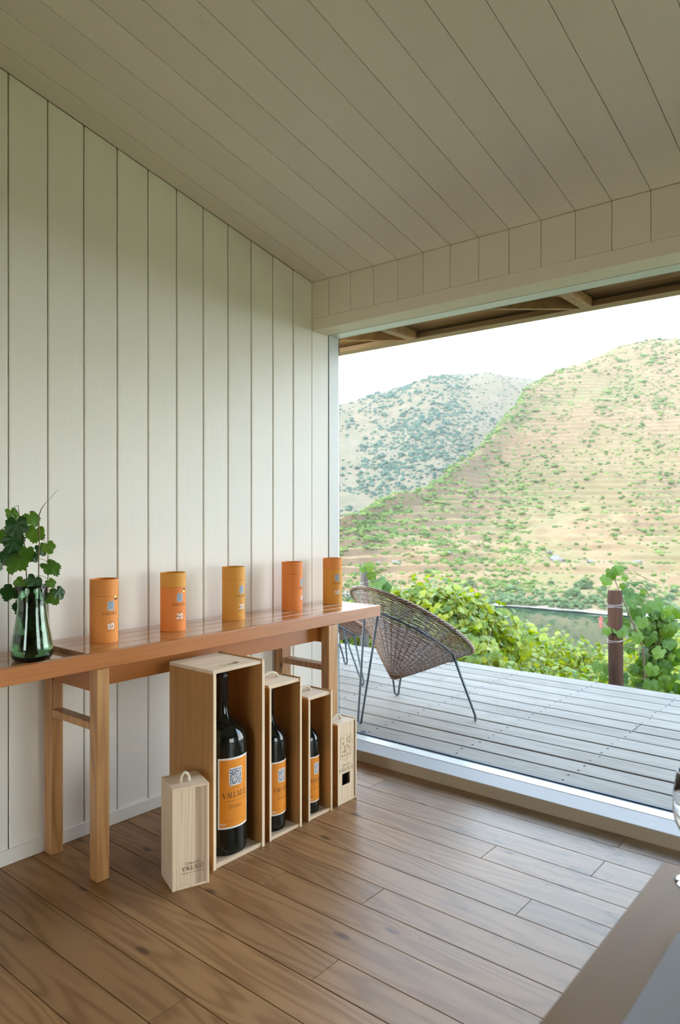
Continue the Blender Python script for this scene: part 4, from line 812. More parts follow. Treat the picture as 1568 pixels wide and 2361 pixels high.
for si, st_ in enumerate(STEMS_VASE):
    P = [Vector(p) + SH for p in st_]
    t = thing('vine_sprig', ['leafy vine sprig in the vase, its larger leaves at the left picture edge', 'vine sprig with a curling tendril, on the right side of the vase'][si], 'plant', P[0], 0, 'vine sprigs in the vase')
    MB().tube([p - P[0] for p in P], [0.0022] * (len(P) - 2) + [0.0015, 0.0009], 6).build('stem', M['stem'], t, smooth=True)
    r = random.Random(5 + si)
    INSIDE = [(0.20, -1.86, 0.90, 0.06, 1), (0.25, -1.85, 0.965, 0.06, 1), (0.225, -1.86, 1.03, 0.06, 1), (0.27, -1.85, 0.885, 0.055, 0), (0.28, -1.85, 1.05, 0.055, 1), (0.30, -1.84, 0.93, 0.05, 0), (0.26, -1.86, 1.0, 0.055, 1), (0.32, -1.83, 0.99, 0.05, 1)]
    for i, (x, y, z, s, k) in enumerate(LEAVES_VASE + INSIDE):
        p = Vector((x, y, z)) + SH
        mine = (x + 0.83 * (y + 1.84) > 0.262) if si else (x + 0.83 * (y + 1.84) <= 0.262)
        if not mine: continue
        near = min(P, key=lambda q: (q - p).length)
        low = z < 1.0
        tip = (p - near); tip = tip.normalized() * 0.6 + Vector((0, 0, -1.0)) + Vector((r.uniform(-.3, .3), r.uniform(-.3, .3), 0))
        nrm = (toc - p).normalized() * (0.9 if k == 0 else 0.7) + Vector((r.uniform(-.5, .5), r.uniform(-.2, .5), r.uniform(0.0, .7)))
        if low: p = Vector((vx + (p.x - vx) * 0.5, vy + (p.y - vy) * 0.5, p.z)); s *= 0.8
        elif i in (7, 1, 3): s *= 1.1
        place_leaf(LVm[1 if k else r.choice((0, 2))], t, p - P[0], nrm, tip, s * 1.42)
        if not low:
            b0 = near - P[0]; e0 = p - P[0]
            MB().tube([b0, b0.lerp(e0, 0.5) + Vector((0, 0, 0.008)), e0], 0.0009, 5).build('petiole', M['stem'], t, smooth=True)
    if si:
        q = P[-1] - P[0]
        pts = [q + Vector((0.012 * a, 0.010 * a, 0.016 * a - 0.0)) + Vector((0.004 * math.sin(a * 2), 0, 0)) for a in [k * 0.35 for k in range(9)]]
        MB().tube(pts, 0.0006, 4).build('tendril', M['stem'], t, smooth=True)

# ================================================================ TASTING TABLE IN THE FOREGROUND
tx0, tx1, ty0, ty1, tz = 2.412, 3.30, -3.35, -1.752, 0.75
tt = thing('tasting_table', 'brown wooden table with a pale paper mat at the lower right, out of focus', 'table', ((tx0 + tx1) / 2, (ty0 + ty1) / 2, 0))
ox, oy = (tx0 + tx1) / 2, (ty0 + ty1) / 2
def tb(a, b_, c, d, e_, f_): return MB().box(a - ox, b_ - ox, c - oy, d - oy, e_, f_)
nb = 5; wdt = (tx1 - tx0) / nb
for k in range(nb): tb(tx0 + wdt * k + (0.0004 if k else 0), tx0 + wdt * (k + 1) - 0.0004, ty0, ty1, tz - 0.026, tz).build('top_plank', M['table'], tt, bevel=0.0015)
for a, b_ in ((tx0 + 0.06, tx0 + 0.12), (tx1 - 0.12, tx1 - 0.06)):
    for c, d in ((ty0 + 0.05, ty0 + 0.11), (ty1 - 0.11, ty1 - 0.05)): tb(a, b_, c, d, 0, tz - 0.0265).build('leg', M['table'], tt, bevel=0.002)
for a, b_, c, d in ((tx0 + 0.075, tx0 + 0.105, ty0 + 0.11, ty1 - 0.11), (tx1 - 0.105, tx1 - 0.075, ty0 + 0.11, ty1 - 0.11), (tx0 + 0.12, tx1 - 0.12, ty1 - 0.095, ty1 - 0.065)):
    tb(a, b_, c, d, tz - 0.11, tz - 0.0265).build('apron', M['table'], tt)
pm = MB().box(-0.30, 0.30, -0.38, 0.38, 0, 0.0012).build('placemat', M['mat']); pm.location = (2.492 + 0.30, -1.974 - 0.38, tz + 0.0004)
tag(pm, 'pale grey paper mat lying on the foreground table', 'placemat')
wg = thing('wine_glass', 'clear glass foot at the far corner of the foreground table, at the right picture edge', 'glass', (2.478, -1.797, tz + 0.0003))
MB().lathe([(0.0005, 0), (0.034, 0.0), (0.0345, 0.0015), (0.030, 0.003), (0.012, 0.006), (0.0055, 0.012), (0.004, 0.03), (0.0038, 0.055), (0.005, 0.064), (0.012, 0.072), (0.026, 0.084), (0.035, 0.102), (0.0385, 0.125), (0.037, 0.152), (0.031, 0.185), (0.030, 0.186),
            (0.0355, 0.152), (0.037, 0.125), (0.0335, 0.103), (0.0245, 0.086), (0.010, 0.0745), (0.0005, 0.073)], 40, cap=False).build('glass_body', M['clear_glass'], wg, smooth=True)

# ================================================================ WICKER CONE CHAIRS
def wicker_chair(loc, rz, label):
    """built round its own origin on the deck: three hairpin legs, hoop, woven cone"""
    t = thing('wicker_chair', label, 'chair', loc, rz, 'wicker cone chairs on the deck')
    ax = Vector((0.1714, 0.5188, 0.8375)).normalized(); cen = Vector((0.094, 0.884, 0.612)) - Vector((0.094, 0.875, 0)); RR = 0.434
    apex = Vector((0.070, 0.706, 0.258)) - Vector((0.094, 0.875, 0)); mid = cen - apex
    e1 = ax.cross(Vector((0, 0, 1))).normalized(); e2 = ax.cross(e1)
    def P(tt_, ph, off=0.0):
        rad = RR * (tt_ ** 0.93) + 0.012; q = apex + mid * tt_ + (e1 * math.cos(ph) + e2 * math.sin(ph)) * (rad + off)
        return q
    nr = 36
    mb = MB(); nring = 62
    for k in range(nring):
        u = 0.015 + 0.965 * (k / (nring - 1)) ** 0.92; pts = []
        ns = nr * 2 if u > 0.3 else nr
        for i in range(ns):
            ph = 2 * math.pi * i / ns; wv = 0.0042 * (1 if (i + k) % 2 else -1) if ns == nr * 2 and i % 2 == 0 else (0.003 * (1 if (i // 1 + k) % 2 else -1) if ns == nr else 0)
            if ns == nr * 2: wv = 0.0042 * (1 if ((i // 2) + k) % 2 else -1) if i % 2 == 0 else 0.0
            pts.append(P(u + 0.003 * math.sin(ph * 5 + k * 1.7), ph, wv))
        mb.tube(pts, 0.0030 + 0.0006 * math.sin(k * 2.1), 5, closed=True)
    o = mb.build('woven_seat', M['wicker'], t, smooth=True)
    for i in range(nr):
        ph = 2 * math.pi * i / nr
        MB().tube([P(u, ph) for u in (0.0, 0.12, 0.3, 0.5, 0.7, 0.85, 1.0)], 0.0028, 5).build('rib', M['wicker'], o, smooth=True)
    mb = MB()
    for s_ in range(4):
        pts = []
        for i in range(180):
            ph = 2 * math.pi * i / 180; a = ph * 22 + s_ * math.pi / 2
            pts.append(P(1.0, ph, 0.009 * math.cos(a)) + ax * 0.009 * math.sin(a))
        mb.tube(pts, 0.0062, 5, closed=True)
    mb.build('rim', M['wicker'], t, smooth=True)
    MB().lathe([(0.001, -0.004), (0.016, 0.0), (0.014, 0.008)], 12, (0, 0)).build('apex_knot', M['wicker'], t, smooth=True).location = apex
    # iron hoop and hairpin legs
    uh = 0.74
    MB().tube([P(uh, 2 * math.pi * i / 72, 0.011) for i in range(72)], 0.0068, 8, closed=True).build('hoop', M['iron'], t, smooth=True)
    ctr = Vector((0.094, 0.875, 0))
    for fx, fy in ((-0.008, 0.461), (-0.236, 1.187), (0.527, 0.978)):
        F = Vector((fx, fy, 0)) - ctr; F.z = 0.0078
        ph0 = min([2 * math.pi * i / 120 for i in range(120)], key=lambda a: ((P(uh, a) - apex - mid * uh).xy.normalized() - F.xy.normalized()).length)
        a_, b_ = P(uh, ph0 - 0.20, 0.016), P(uh, ph0 + 0.20, 0.016)
        side = (b_ - a_).normalized(); r0 = 0.018
        pts = [a_, a_.lerp(F - side * r0 + Vector((0, 0, 0.03)), 0.5), F - side * r0 + Vector((0, 0, 0.03))]
        pts += [F + side * (r0 * math.sin(R(k))) + Vector((0, 0, 0.022 - 0.022 * math.cos(R(k)))) for k in (-70, -40, 0, 40, 70)]
        pts += [F + side * r0 + Vector((0, 0, 0.03)), b_.lerp(F + side * r0 + Vector((0, 0, 0.03)), 0.5), b_]
        MB().tube(pts, 0.0076, 8).build('leg', M['iron'], t, smooth=True)
    return t
ch = wicker_chair((0.094, 0.875, ZD), 0, 'dark wicker cone chair on iron hairpin legs, on the deck just beyond the bench')
ch2 = copy_tree(ch); ch2.location = (-1.04, 1.355, ZD); ch2.rotation_euler.z = R(-26)
ch2['label'] = 'second wicker cone chair, mostly hidden behind the bench end and the nearer chair'
# bump stop on the track
ds = thing('door_stop', 'small black rounded stop at the left end of the window track', 'door stop', (0.150, 0.290, ZD))
MB().lathe([(0.022, 0), (0.024, 0.010), (0.022, 0.024), (0.012, 0.032), (0.0005, 0.034)], 20).build('knob', M['rubber'], ds, smooth=True)
MB().box(-0.03, 0.03, -0.012, 0.012, 0, 0.006).build('foot_plate', M['rubber'], ds)

# ================================================================ VINEYARD
POSTS = [((0.72, 3.10, -1.5), (0.655, 3.215, 0.690), 0.062, M['post'], 'reddish brown wooden vine post with wire wraps, rising behind the deck edge', 'post'),
         ((-1.89, 2.95, -1.5), (-1.89, 2.95, 0.745), 0.047, M['post_grey'], 'grey weathered vine post behind the wicker chair, left of the vines', 'post_grey')]
for a, c, r_, mt, lab, _n in POSTS:
    a, c = Vector(a), Vector(c); p = thing('vine_post', lab, 'post', a)
    MB().tube([Vector((0, 0, 0)), (c - a) * 0.5, (c - a) * 0.985, c - a], [r_ * 1.05, r_, r_, r_ * 0.9], 20).build('trunk', mt, p, smooth=True); autosmooth(p.children[-1])
    for hz in (0.115, 0.135, 0.150, 0.42, 0.435):
        q = (c - a) * (1 - hz / (c - a).length)
        MB().tube([q + Vector((math.cos(k * 0.35) * (r_ + 0.003), math.sin(k * 0.35) * (r_ + 0.003), 0.01 * math.sin(k * 0.35 + hz * 60))) for k in range(18)], 0.0016, 5, closed=True).build('wire_wrap', M['wire'], p, smooth=True)
LN = [leaf_mesh('vine_leaf', M['leaf_near'], 11 + k) for k in range(3)]
LF = [leaf_mesh('vine_leaf', M['leaf_vine'], 21 + k) for k in range(3)]
LFs = leaf_mesh('vine_leaf', M['leaf_vine'], 31, False)
LNs = leaf_mesh('vine_leaf', M['leaf_near'], 32, False)
def rnd_leaf(r, c, rad, out_bias=0.8):
    """a leaf spot in a rounded bushy crown"""
    while True:
        d = Vector((r.uniform(-1, 1), r.uniform(-1, 1), r.uniform(-1, 1)))
        if 0.2 < d.length < 1: break
    k = d.length ** 0.5; p = d.normalized() * k
    return Vector((c[0] + p.x * rad[0], c[1] + p.y * rad[1], c[2] + p.z * rad[2])), p
def vine(x, y, ztop, rad, label, seed, near=False, nleaf=95, nfill=420, size=0.115, group='sunlit grapevines beyond the deck'):
    r = random.Random(seed); zg = ztop - 1.75
    t = thing('grapevine', label, 'vine', (x, y, zg), 0, group)
    c = Vector((0, 0, ztop - zg - 0.62)); rd = (rad * 1.05, rad * 1.05, 0.62)
    MB().tube([(0, 0, 0), (0.03, 0.02, 0.4), (-0.02, 0.01, 0.8), (0, 0, 1.1)], [0.035, 0.028, 0.022, 0.015], 8).build('trunk', M['bark'], t, smooth=True)
    mb = MB()
    for k in range(7):
        a = r.uniform(0, 6.28); e_ = Vector((math.cos(a) * rad * r.uniform(.3, .9), math.sin(a) * rad * r.uniform(.3, .9), c.z + r.uniform(0.1, 0.60)))
        mb.tube([(0, 0, 0.9), e_ * 0.5 + Vector((0, 0, 0.5)), e_], [0.006, 0.004, 0.002], 5)
    mb.build('cane', M['stem'], t, smooth=True)
    L = (LN if near else LF)
    bump_ = [(r.uniform(0, 6.28), r.uniform(0.7, 1.25)) for _ in range(5)]
    def spot():
        p, d = rnd_leaf(r, c, rd)
        a = math.atan2(d.y, d.x); s = 1 + 0.22 * math.sin(3 * a + bump_[0][0]) + 0.14 * math.sin(5 * a + bump_[1][0])
        p.x *= s; p.y *= s; p.z -= 0.12 * (1 - math.cos(4 * a + bump_[2][0])) * max(0, d.z)
        return p, d
    for i in range(nleaf):
        p, d = spot()
        if i % 5: p = Vector((p.x, p.y - abs(r.gauss(0, 0.1)), p.z + abs(r.gauss(0, 0.04))))
        nrm = d * 0.8 + Vector((r.uniform(-.7, .7), r.uniform(-1.0, .3), r.uniform(0, 1.0)))
        place_leaf(r.choice(L), t, p, nrm, Vector((r.uniform(-.6, .6), r.uniform(-.6, .2), -1)), size * r.uniform(0.75, 1.3))
    mats = []
    for i in range(nfill):
        p, d = spot(); nrm = d + Vector((r.uniform(-.8, .8), r.uniform(-.8, .8), r.uniform(-.2, .9)))
        s = size * r.uniform(0.7, 1.15); mats.append(Matrix.Translation(p) @ orient(nrm, Vector((r.uniform(-1, 1), r.uniform(-1, 1), -1))) @ Matrix.Diagonal((s, s, s, 1)))
    o = bpy.data.objects.new('foliage', scatter_mesh('foliage', LNs if near else LFs, mats, M['leaf_near'] if near else M['leaf_vine'])); COL.objects.link(o); o.parent = t; o['kind'] = 'stuff'
    return t
VL = 'yellow-green grapevine crown in the sunlit hedge of vines beyond the deck'
VLAB = {0: 'vine seen through the gap between window frame and grey post', 1: 'grapevine right behind the grey post, left of the tall vine clump', 2: 'vine joining the grey post to the tall vine clump', 3: 'left part of the tall vine clump behind the wicker chair', 4: 'tallest grapevine crown, behind the right half of the wicker chair',
        5: 'right shoulder of the tall vine clump, where it starts to drop toward the river', 6: 'vine sloping down from the tall clump, right of the wicker chair', 7: 'vine crown touching the left end of the river', 8: 'vine crown in front of the left part of the river', 9: 'vine crown standing into the middle of the river view', 10: 'low vine crown before the right half of the river',
        11: 'lowest dip of the vine hedge below the red river marker', 12: 'vine crown against the river, just left of the reddish post', 13: 'sunlit vine right of the broad-leaved climber, behind it', 14: 'sunlit vine at the right picture edge', 15: 'vine beyond the right picture edge, near the deck', 16: 'vine directly behind the deck edge, right of the chair seat',
        17: 'vine behind the deck edge below the left end of the river', 18: 'vine behind the deck edge below the middle of the river', 19: 'vine behind the deck edge next to the foot of the reddish post', 20: 'low vine at the deck edge under the broad-leaved climber', 21: 'vine hidden behind the window frame at far left', 22: 'vine standing back beyond the right picture edge'}
for i, (x, y, zt, rd) in enumerate(VINES):
    vine(x, y, zt, rd * 0.92, VLAB.get(i, VL), 100 + i, nleaf=130 if y < 6 else 100, nfill=480, size=0.108 if y < 5 else 0.098)
# the big-leaved vine climbing by the reddish post, and one by the grey post
def climbing(label, leaves, base_, seed, fill=None):
    r = random.Random(seed); b0 = Vector(base_); t = thing('climbing_vine', label, 'vine', b0)
    top = Vector(leaves[0][:3]) - b0
    MB().tube([(0, 0, 0), (0.06, 0.03, top.z * 0.35), (0.02, 0, top.z * 0.7), top], [0.016, 0.012, 0.008, 0.004], 7).build('stem', M['bark'], t, smooth=True)
    mb = MB()
    for i, (x, y, z, s) in enumerate(leaves):
        p = Vector((x, y, z)) - b0
        nrm = Vector((0.35, -0.9, 0.35)) + Vector((r.uniform(-.6, .6), r.uniform(-.3, .3), r.uniform(-.4, .6)))
        place_leaf(r.choice(LN), t, p, nrm, Vector((r.uniform(-.5, .5), r.uniform(-.3, .3), -1)), s * 1.18)
        q = Vector((0.02 + r.uniform(-.05, .15), 0.1, p.z - 0.12)); mb.tube([q, (q + p) / 2 + Vector((0, 0, 0.03)), p], 0.0028, 4)
    mb.build('petioles', M['stem'], t, smooth=True)['kind'] = 'stuff'
    if fill:
        mats = []
        (fx, fy, fz), (ax_, ay_, az_), n = fill
        for i in range(n):
            p = Vector((fx + r.gauss(0, ax_ * .5), fy + r.uniform(-ay_, ay_), fz + r.uniform(-az_, az_))) - b0; s = r.uniform(0.09, 0.15)
            mats.append(Matrix.Translation(p) @ orient(Vector((r.uniform(-.6, .8), -0.8, r.uniform(-.3, .8))), Vector((r.uniform(-.6, .6), 0, -1))) @ Matrix.Diagonal((s, s, s, 1)))
        o = bpy.data.objects.new('foliage', scatter_mesh('foliage', LNs, mats, M['leaf_near'])); COL.objects.link(o); o.parent = t; o['kind'] = 'stuff'
NR = [l for l in NEAR_LEAVES if l[0] > 0]; NLf = [l for l in NEAR_LEAVES if l[0] < 0]
climbing('broad-leaved green vine climbing over and beside the reddish brown post', NR, (0.80, 3.45, -1.4), 51, ((0.90, 3.62, 0.02), (0.17, 0.12, 0.50), 170))
climbing('few large bright leaves at the top of the grey vine post', NLf, (-1.80, 3.05, -1.4), 52)

# ================================================================ RIVER AND HILLS
def noise3(nt, sc_, det=4, r_=0.6):
    tc = N(nt, 'ShaderNodeTexCoord'); n = N(nt, 'ShaderNodeTexNoise'); n.inputs['Scale'].default_value = sc_; n.inputs['Detail'].default_value = det; n.inputs['Roughness'].default_value = r_
    nt.links.new(tc.outputs['Object'], n.inputs['Vector']); return n.outputs[0], tc
m, nt, b = base('hill_ground', (0.3760, 0.3008, 0.2030), 0.95)
b.inputs['Specular IOR Level'].default_value = 0.1
n1, tc = noise3(nt, 0.012); n2, _ = noise3(nt, 0.09, 5, 0.7); n3, _ = noise3(nt, 0.45, 4, 0.75)
sp = N(nt, 'ShaderNodeSeparateXYZ'); nt.links.new(tc.outputs['Object'], sp.inputs[0])
col = mixc(nt, ramp(nt, n2, [(0.36, (0, 0, 0)), (0.64, (1, 1, 1))]), (0.1993, 0.1339, 0.0662), (0.1542, 0.0917, 0.0436))
col = mixc(nt, mth(nt, 'MULTIPLY', ramp(nt, n1, [(0.42, (0, 0, 0)), (0.6, (1, 1, 1))]), 0.5), col, (0.1090, 0.1090, 0.0338))
col = mixc(nt, mth(nt, 'MULTIPLY', ramp(nt, n3, [(0.52, (0, 0, 0)), (0.66, (1, 1, 1))]), 0.6), col, (0.0978, 0.0940, 0.0338))
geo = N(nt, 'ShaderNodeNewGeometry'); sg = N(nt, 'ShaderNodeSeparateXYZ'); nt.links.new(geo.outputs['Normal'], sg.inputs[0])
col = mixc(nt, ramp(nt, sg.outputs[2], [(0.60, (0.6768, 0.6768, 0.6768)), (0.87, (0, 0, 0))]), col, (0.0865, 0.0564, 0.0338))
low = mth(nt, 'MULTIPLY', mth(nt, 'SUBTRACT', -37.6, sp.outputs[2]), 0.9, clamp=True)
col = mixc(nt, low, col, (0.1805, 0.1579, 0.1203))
nt.links.new(col, b.inputs['Base Color']); bump(nt, b, n3, 0.6, 0.8)
M['hill'] = m
m, nt, b = base('far_hill_ground', (0.3400, 0.2856, 0.2040), 0.95)
b.inputs['Specular IOR Level'].default_value = 0.1
n1, tc = noise3(nt, 0.010); n2, _ = noise3(nt, 0.06, 5, 0.7); n3, _ = noise3(nt, 0.2, 4, 0.75)
col = mixc(nt, ramp(nt, n2, [(0.38, (0, 0, 0)), (0.62, (1, 1, 1))]), (0.1428, 0.1020, 0.0578), (0.0986, 0.0802, 0.0422))
col = mixc(nt, mth(nt, 'MULTIPLY', ramp(nt, n3, [(0.48, (0, 0, 0)), (0.62, (1, 1, 1))]), 0.5), col, (0.0816, 0.0918, 0.0476))
nt.links.new(col, b.inputs['Base Color']); M['hill_far'] = m
def shrubmat(name, c1, c2):
    m, nt, b = base(name, c1, 0.9); b.inputs['Specular IOR Level'].default_value = 0.1
    geo = N(nt, 'ShaderNodeNewGeometry'); oi = N(nt, 'ShaderNodeObjectInfo'); tc = N(nt, 'ShaderNodeTexCoord')
    r_ = mth(nt, 'FRACT', mth(nt, 'ADD', geo.outputs['Random Per Island'], oi.outputs['Random']))
    n = noise(nt, tc.outputs['Object'], 3.0, 3, 0.7)
    col = mixc(nt, r_, c1, c2); col = mixc(nt, mth(nt, 'MULTIPLY', mth(nt, 'SUBTRACT', n, 0.45, clamp=True), 2.0, clamp=True), col, tuple(q * 1.5 for q in c2))
    nt.links.new(col, b.inputs['Base Color']); return m
M['shrub'] = shrubmat('hill_shrub', (0.0304, 0.0600, 0.0128), (0.1040, 0.1360, 0.0280))
M['shrub_far'] = shrubmat('far_oak', (0.0272, 0.0544, 0.0360), (0.0496, 0.0800, 0.0440))  # bluish green: distance haze put into the tree colour
M['bank'] = shrubmat('river_bush', (0.0400, 0.0680, 0.0240), (0.0800, 0.1080, 0.0440))
M['rock'] = base('pale_rock', (0.1280, 0.1120, 0.0920), 0.9)[0]
def cat(P0, P1, P2, P3, t): return 0.5 * (2 * P1 + (P2 - P0) * t + (2 * P0 - 5 * P1 + 4 * P2 - P3) * t ** 2 + (3 * P1 - P0 - 3 * P2 + P3) * t ** 3)
class Hill:
    def __init__(s, T, terr): s.T = np.array(T, dtype=float); s.terr = terr
    def at(s, iu, iv):
        T = s.T; nu, nv = T.shape[:2]; iu = np.clip(iu, 0, nu - 1.001); iv = np.clip(iv, 0, nv - 1.001)
        u0 = np.floor(iu).astype(int); v0 = np.floor(iv).astype(int); fu = (iu - u0)[..., None]; fv = (iv - v0)[..., None]
        def row(k):
            uu = np.clip(u0 + k, 0, nu - 1); g = lambda j: T[uu, np.clip(v0 + j, 0, nv - 1)]
            return cat(g(-1), g(0), g(1), g(2), fv)
        P = cat(row(-1), row(0), row(1), row(2), fu)
        x, y, z = P[..., 0], P[..., 1], P[..., 2]
        w = np.clip(iv / 1.5, 0, 1)
        z = z + w * (10 * (vnoise(x / 90 + 5, y / 90 + 3, 1) - 0.5) + 5 * (vnoise(x / 34, y / 34, 2) - 0.5) + 1.6 * (vnoise(x / 11, y / 11, 3) - 0.5)) * (1.0 if s.terr else 0.9)
        if s.terr:
            h = 4.6; zz = z + 5.0 * vnoise(x / 160, y / 160, 7) + 1.2 * vnoise(x / 30, y / 30, 9); q = zz / h; fr = q - np.floor(q)
            st = np.where(fr < 0.72, fr * 0.08, 0.0576 + (fr - 0.72) / 0.28 * 0.9424)
            amt = (0.70 + 0.45 * np.clip(vnoise(x / 70 + 9, y / 70, 5) * 2.2 - 0.4, 0, 1)) * np.clip((z + 37) / 8, 0, 1) * np.clip(1.35 - (z + 20) / 190, 0.25, 1)
            z = z + (st - fr) * h * amt
            z = z + 0.35 * (vnoise(x / 3.1, y / 3.1, 12) - 0.5)
        return np.stack([x, y, z], -1)
def hill(name, H, nu, nv, mat, vmax):
    a = np.linspace(0, H.T.shape[0] - 1.001, nu); c = np.linspace(0, vmax, nv); U, V_ = np.meshgrid(a, c, indexing='ij'); P = H.at(U, V_)
    idx = np.arange(nu * nv).reshape(nu, nv); F = np.stack([idx[:-1, :-1], idx[1:, :-1], idx[1:, 1:], idx[:-1, 1:]], -1).reshape(-1, 4)
    o = bpy.data.objects.new(name, np_mesh(name, P.reshape(-1, 3), F, mat, True)); COL.objects.link(o); return o
HBo, HAo = Hill(HILL_B, True), Hill(HILL_A, False)
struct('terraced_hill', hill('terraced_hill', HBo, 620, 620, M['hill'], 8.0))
struct('far_hill', hill('far_hill', HAo, 240, 160, M['hill_far'], 6.0))
# river
m, nt, b = base('river_water', (0.018, 0.035, 0.018), 0.03, IOR=1.33)
n1, _ = noise3(nt, 0.35, 3, 0.6); bump(nt, b, n1, 0.08, 0.05); M['water'] = m
struct('river', MB().add([(-900, -100, -39.2), (900, -100, -39.2), (900, 420, -39.2), (-900, 420, -39.2)], [(0, 1, 2, 3)]).build('river', M['water']))
# near bank dropping from the deck to the river
m, nt, b = base('vineyard_soil', (0.30, 0.24, 0.15), 0.95)
n1, _ = noise3(nt, 0.6, 4, 0.7); nt.links.new(mixc(nt, n1, (0.24, 0.28, 0.08), (0.42, 0.36, 0.20)), b.inputs['Base Color']); M['soil'] = m
xs = np.linspace(-160, 160, 90); yy_ = np.concatenate([np.linspace(-14, 14, 40), np.linspace(16, 140, 40)])
X_, Y_ = np.meshgrid(xs, yy_, indexing='ij'); Z_ = np.where(Y_ < 1.5, -0.9, np.where(Y_ < 14, -0.9 - 0.24 * (Y_ - 1.5), -3.9 - 0.36 * (Y_ - 14))) + 0.25 * (vnoise(X_ / 2.0, Y_ / 2.0, 4) - 0.5)
Z_ = np.where(Y_ < 0.9, np.minimum(Z_, -0.6), Z_)
idx = np.arange(X_.size).reshape(X_.shape); F = np.stack([idx[:-1, :-1], idx[1:, :-1], idx[1:, 1:], idx[:-1, 1:]], -1).reshape(-1, 4)
o = bpy.data.objects.new('near_slope', np_mesh('near_slope', np.stack([X_, Y_, Z_], -1).reshape(-1, 3), F, M['soil'])); COL.objects.link(o); struct('near_slope', o)

def blob(name, mat, seed, sub=2, amp=0.28, flat=0.75):
    bm = bmesh.new(); bmesh.ops.create_icosphere(bm, subdivisions=sub, radius=1.0); r = random.Random(seed); ph = [(Vector((r.uniform(-1, 1), r.uniform(-1, 1), r.uniform(-1, 1))).normalized(), r.uniform(2, 5), r.uniform(0, 6)) for _ in range(9)]
    for v in bm.verts:
        d = v.co.normalized(); k = 1 + amp * sum(math.sin(d.dot(a) * f + p) for a, f, p in ph) / 4 + r.uniform(-amp, amp) * 0.35
        v.co = Vector((d.x * k, d.y * k, max(d.z * k * flat, -0.25) + 0.25))
    me = bpy.data.meshes.new(name); bm.to_mesh(me); bm.free(); me.materials.append(mat)
    me.polygons.foreach_set('use_smooth', [False] * len(me.polygons)); return me
def bush_mesh(name, mat, seed, n=9, tuft=120):
    """crown of overlapping lumps with leafy tufts standing out of them"""
    r = random.Random(seed); mats = []; b0 = blob('t', mat, seed, 1, 0.3, 0.9)
    for k in range(n):
        a = r.uniform(0, 6.28); q = r.uniform(0, 0.62); s = r.uniform(0.34, 0.58)
        mats.append(Matrix.Translation((math.cos(a) * q, math.sin(a) * q, r.uniform(0, 0.62) * (1 - q * 0.6))) @ Matrix.Rotation(a, 4, 'Z') @ Matrix.Diagonal((s, s, s * r.uniform(.8, 1.1), 1)))
    for k in range(tuft):
        a = r.uniform(0, 6.28); el = r.uniform(-0.1, 1.5); q = r.uniform(0.72, 1.05); s = r.uniform(0.05, 0.12)
        mats.append(Matrix.Translation((math.cos(a) * math.cos(el) * q, math.sin(a) * math.cos(el) * q, 0.2 + math.sin(el) * q * 0.82)) @ Matrix.Rotation(a * 3, 4, 'X') @ Matrix.Diagonal((s, s, s, 1)))
    return scatter_mesh(name, b0, mats, mat)
BUSH = [bush_mesh('bush', M['bank'], 60 + k) for k in range(3)]; SHR = [bush_mesh('shrub', M['shrub'], 70 + k, 6, 30) for k in range(3)]; FAR = [bush_mesh('oak', M['shrub_far'], 80 + k, 6, 24) for k in range(3)]
CAMP = np.array([2.78, -3.11, 1.38])
r = random.Random(3)
pts = HBo.at(np.array([t[0] for t in TREES_B]), np.array([t[1] for t in TREES_B]))
bank_list = []
BIG = {(4.37, 2.13): 'lowest of the three dark trees stacked in a gully above the tall vine clump', (4.52, 2.42): 'middle of the three dark trees stacked in a gully above the tall vine clump', (4.68, 2.57): 'topmost of the three dark trees stacked in a gully above the tall vine clump',
       (3.95, 5.09): 'lone dark shrub on the terraces near the edge facing the far hill', (9.54, 3.83): 'largest shrub of the dark trio midway up the terraced hill', (9.58, 3.92): 'upper shrub of the dark trio midway up the terraced hill', (9.48, 3.76): 'lower shrub of the dark trio midway up the terraced hill',
       (9.58, 5.54): 'wider of the two dark shrubs just below the right skyline', (9.63, 5.67): 'smaller, upper one of the two dark shrubs just below the right skyline', (7.5, 5.05): 'widest shrub of the dark row near the gap between the hills',
       (7.3, 5.19): 'left shrub of the dark row near the gap between the hills', (7.7, 4.87): 'right shrub of the dark row near the gap between the hills', (11.59, 4.61): 'dark shrub high at the right picture edge', (2.79, 3.24): 'shrub low on the terraces, just right of the window frame'}
for (iu_, iv_, px), p in zip(TREES_B, pts):
    d = np.linalg.norm(p - CAMP); s = px * d / 1651 * 0.62
    o = bpy.data.objects.new('bush' if iv_ < 1.3 else 'shrub', r.choice(BUSH if iv_ < 1.3 else SHR)); COL.objects.link(o); o.location = (p[0], p[1], p[2] - s * 0.15); o.scale = (s, s, s * r.uniform(0.85, 1.15)); o.rotation_euler.z = r.uniform(0, 6.28)
    if iv_ < 1.3: bank_list.append((iu_, px, o))
    else: tag(o, BIG.get((iu_, iv_), 'larger dark green shrub standing alone on the terraced hillside'), 'shrub', 'larger shrubs on the terraced hill')
ORD = 'first second third fourth fifth sixth seventh eighth ninth tenth eleventh twelfth thirteenth fourteenth fifteenth'.split()
bank_list.sort(key=lambda q: q[0]); nb_ = len(bank_list)
for k, (iu_, px, o) in enumerate(bank_list):
    place = (ORD[k] + ' from the left') if k <= nb_ // 2 else (ORD[nb_ - 1 - k] + ' from the right')
    size_ = 'large' if px > 29 else ('small' if px < 17 else 'middling')
    tag(o, size_ + ' rounded green bush on the far river bank, ' + place + (' end' if 'first' in place else ' of its row'), 'bush', 'bushes along the far river bank')
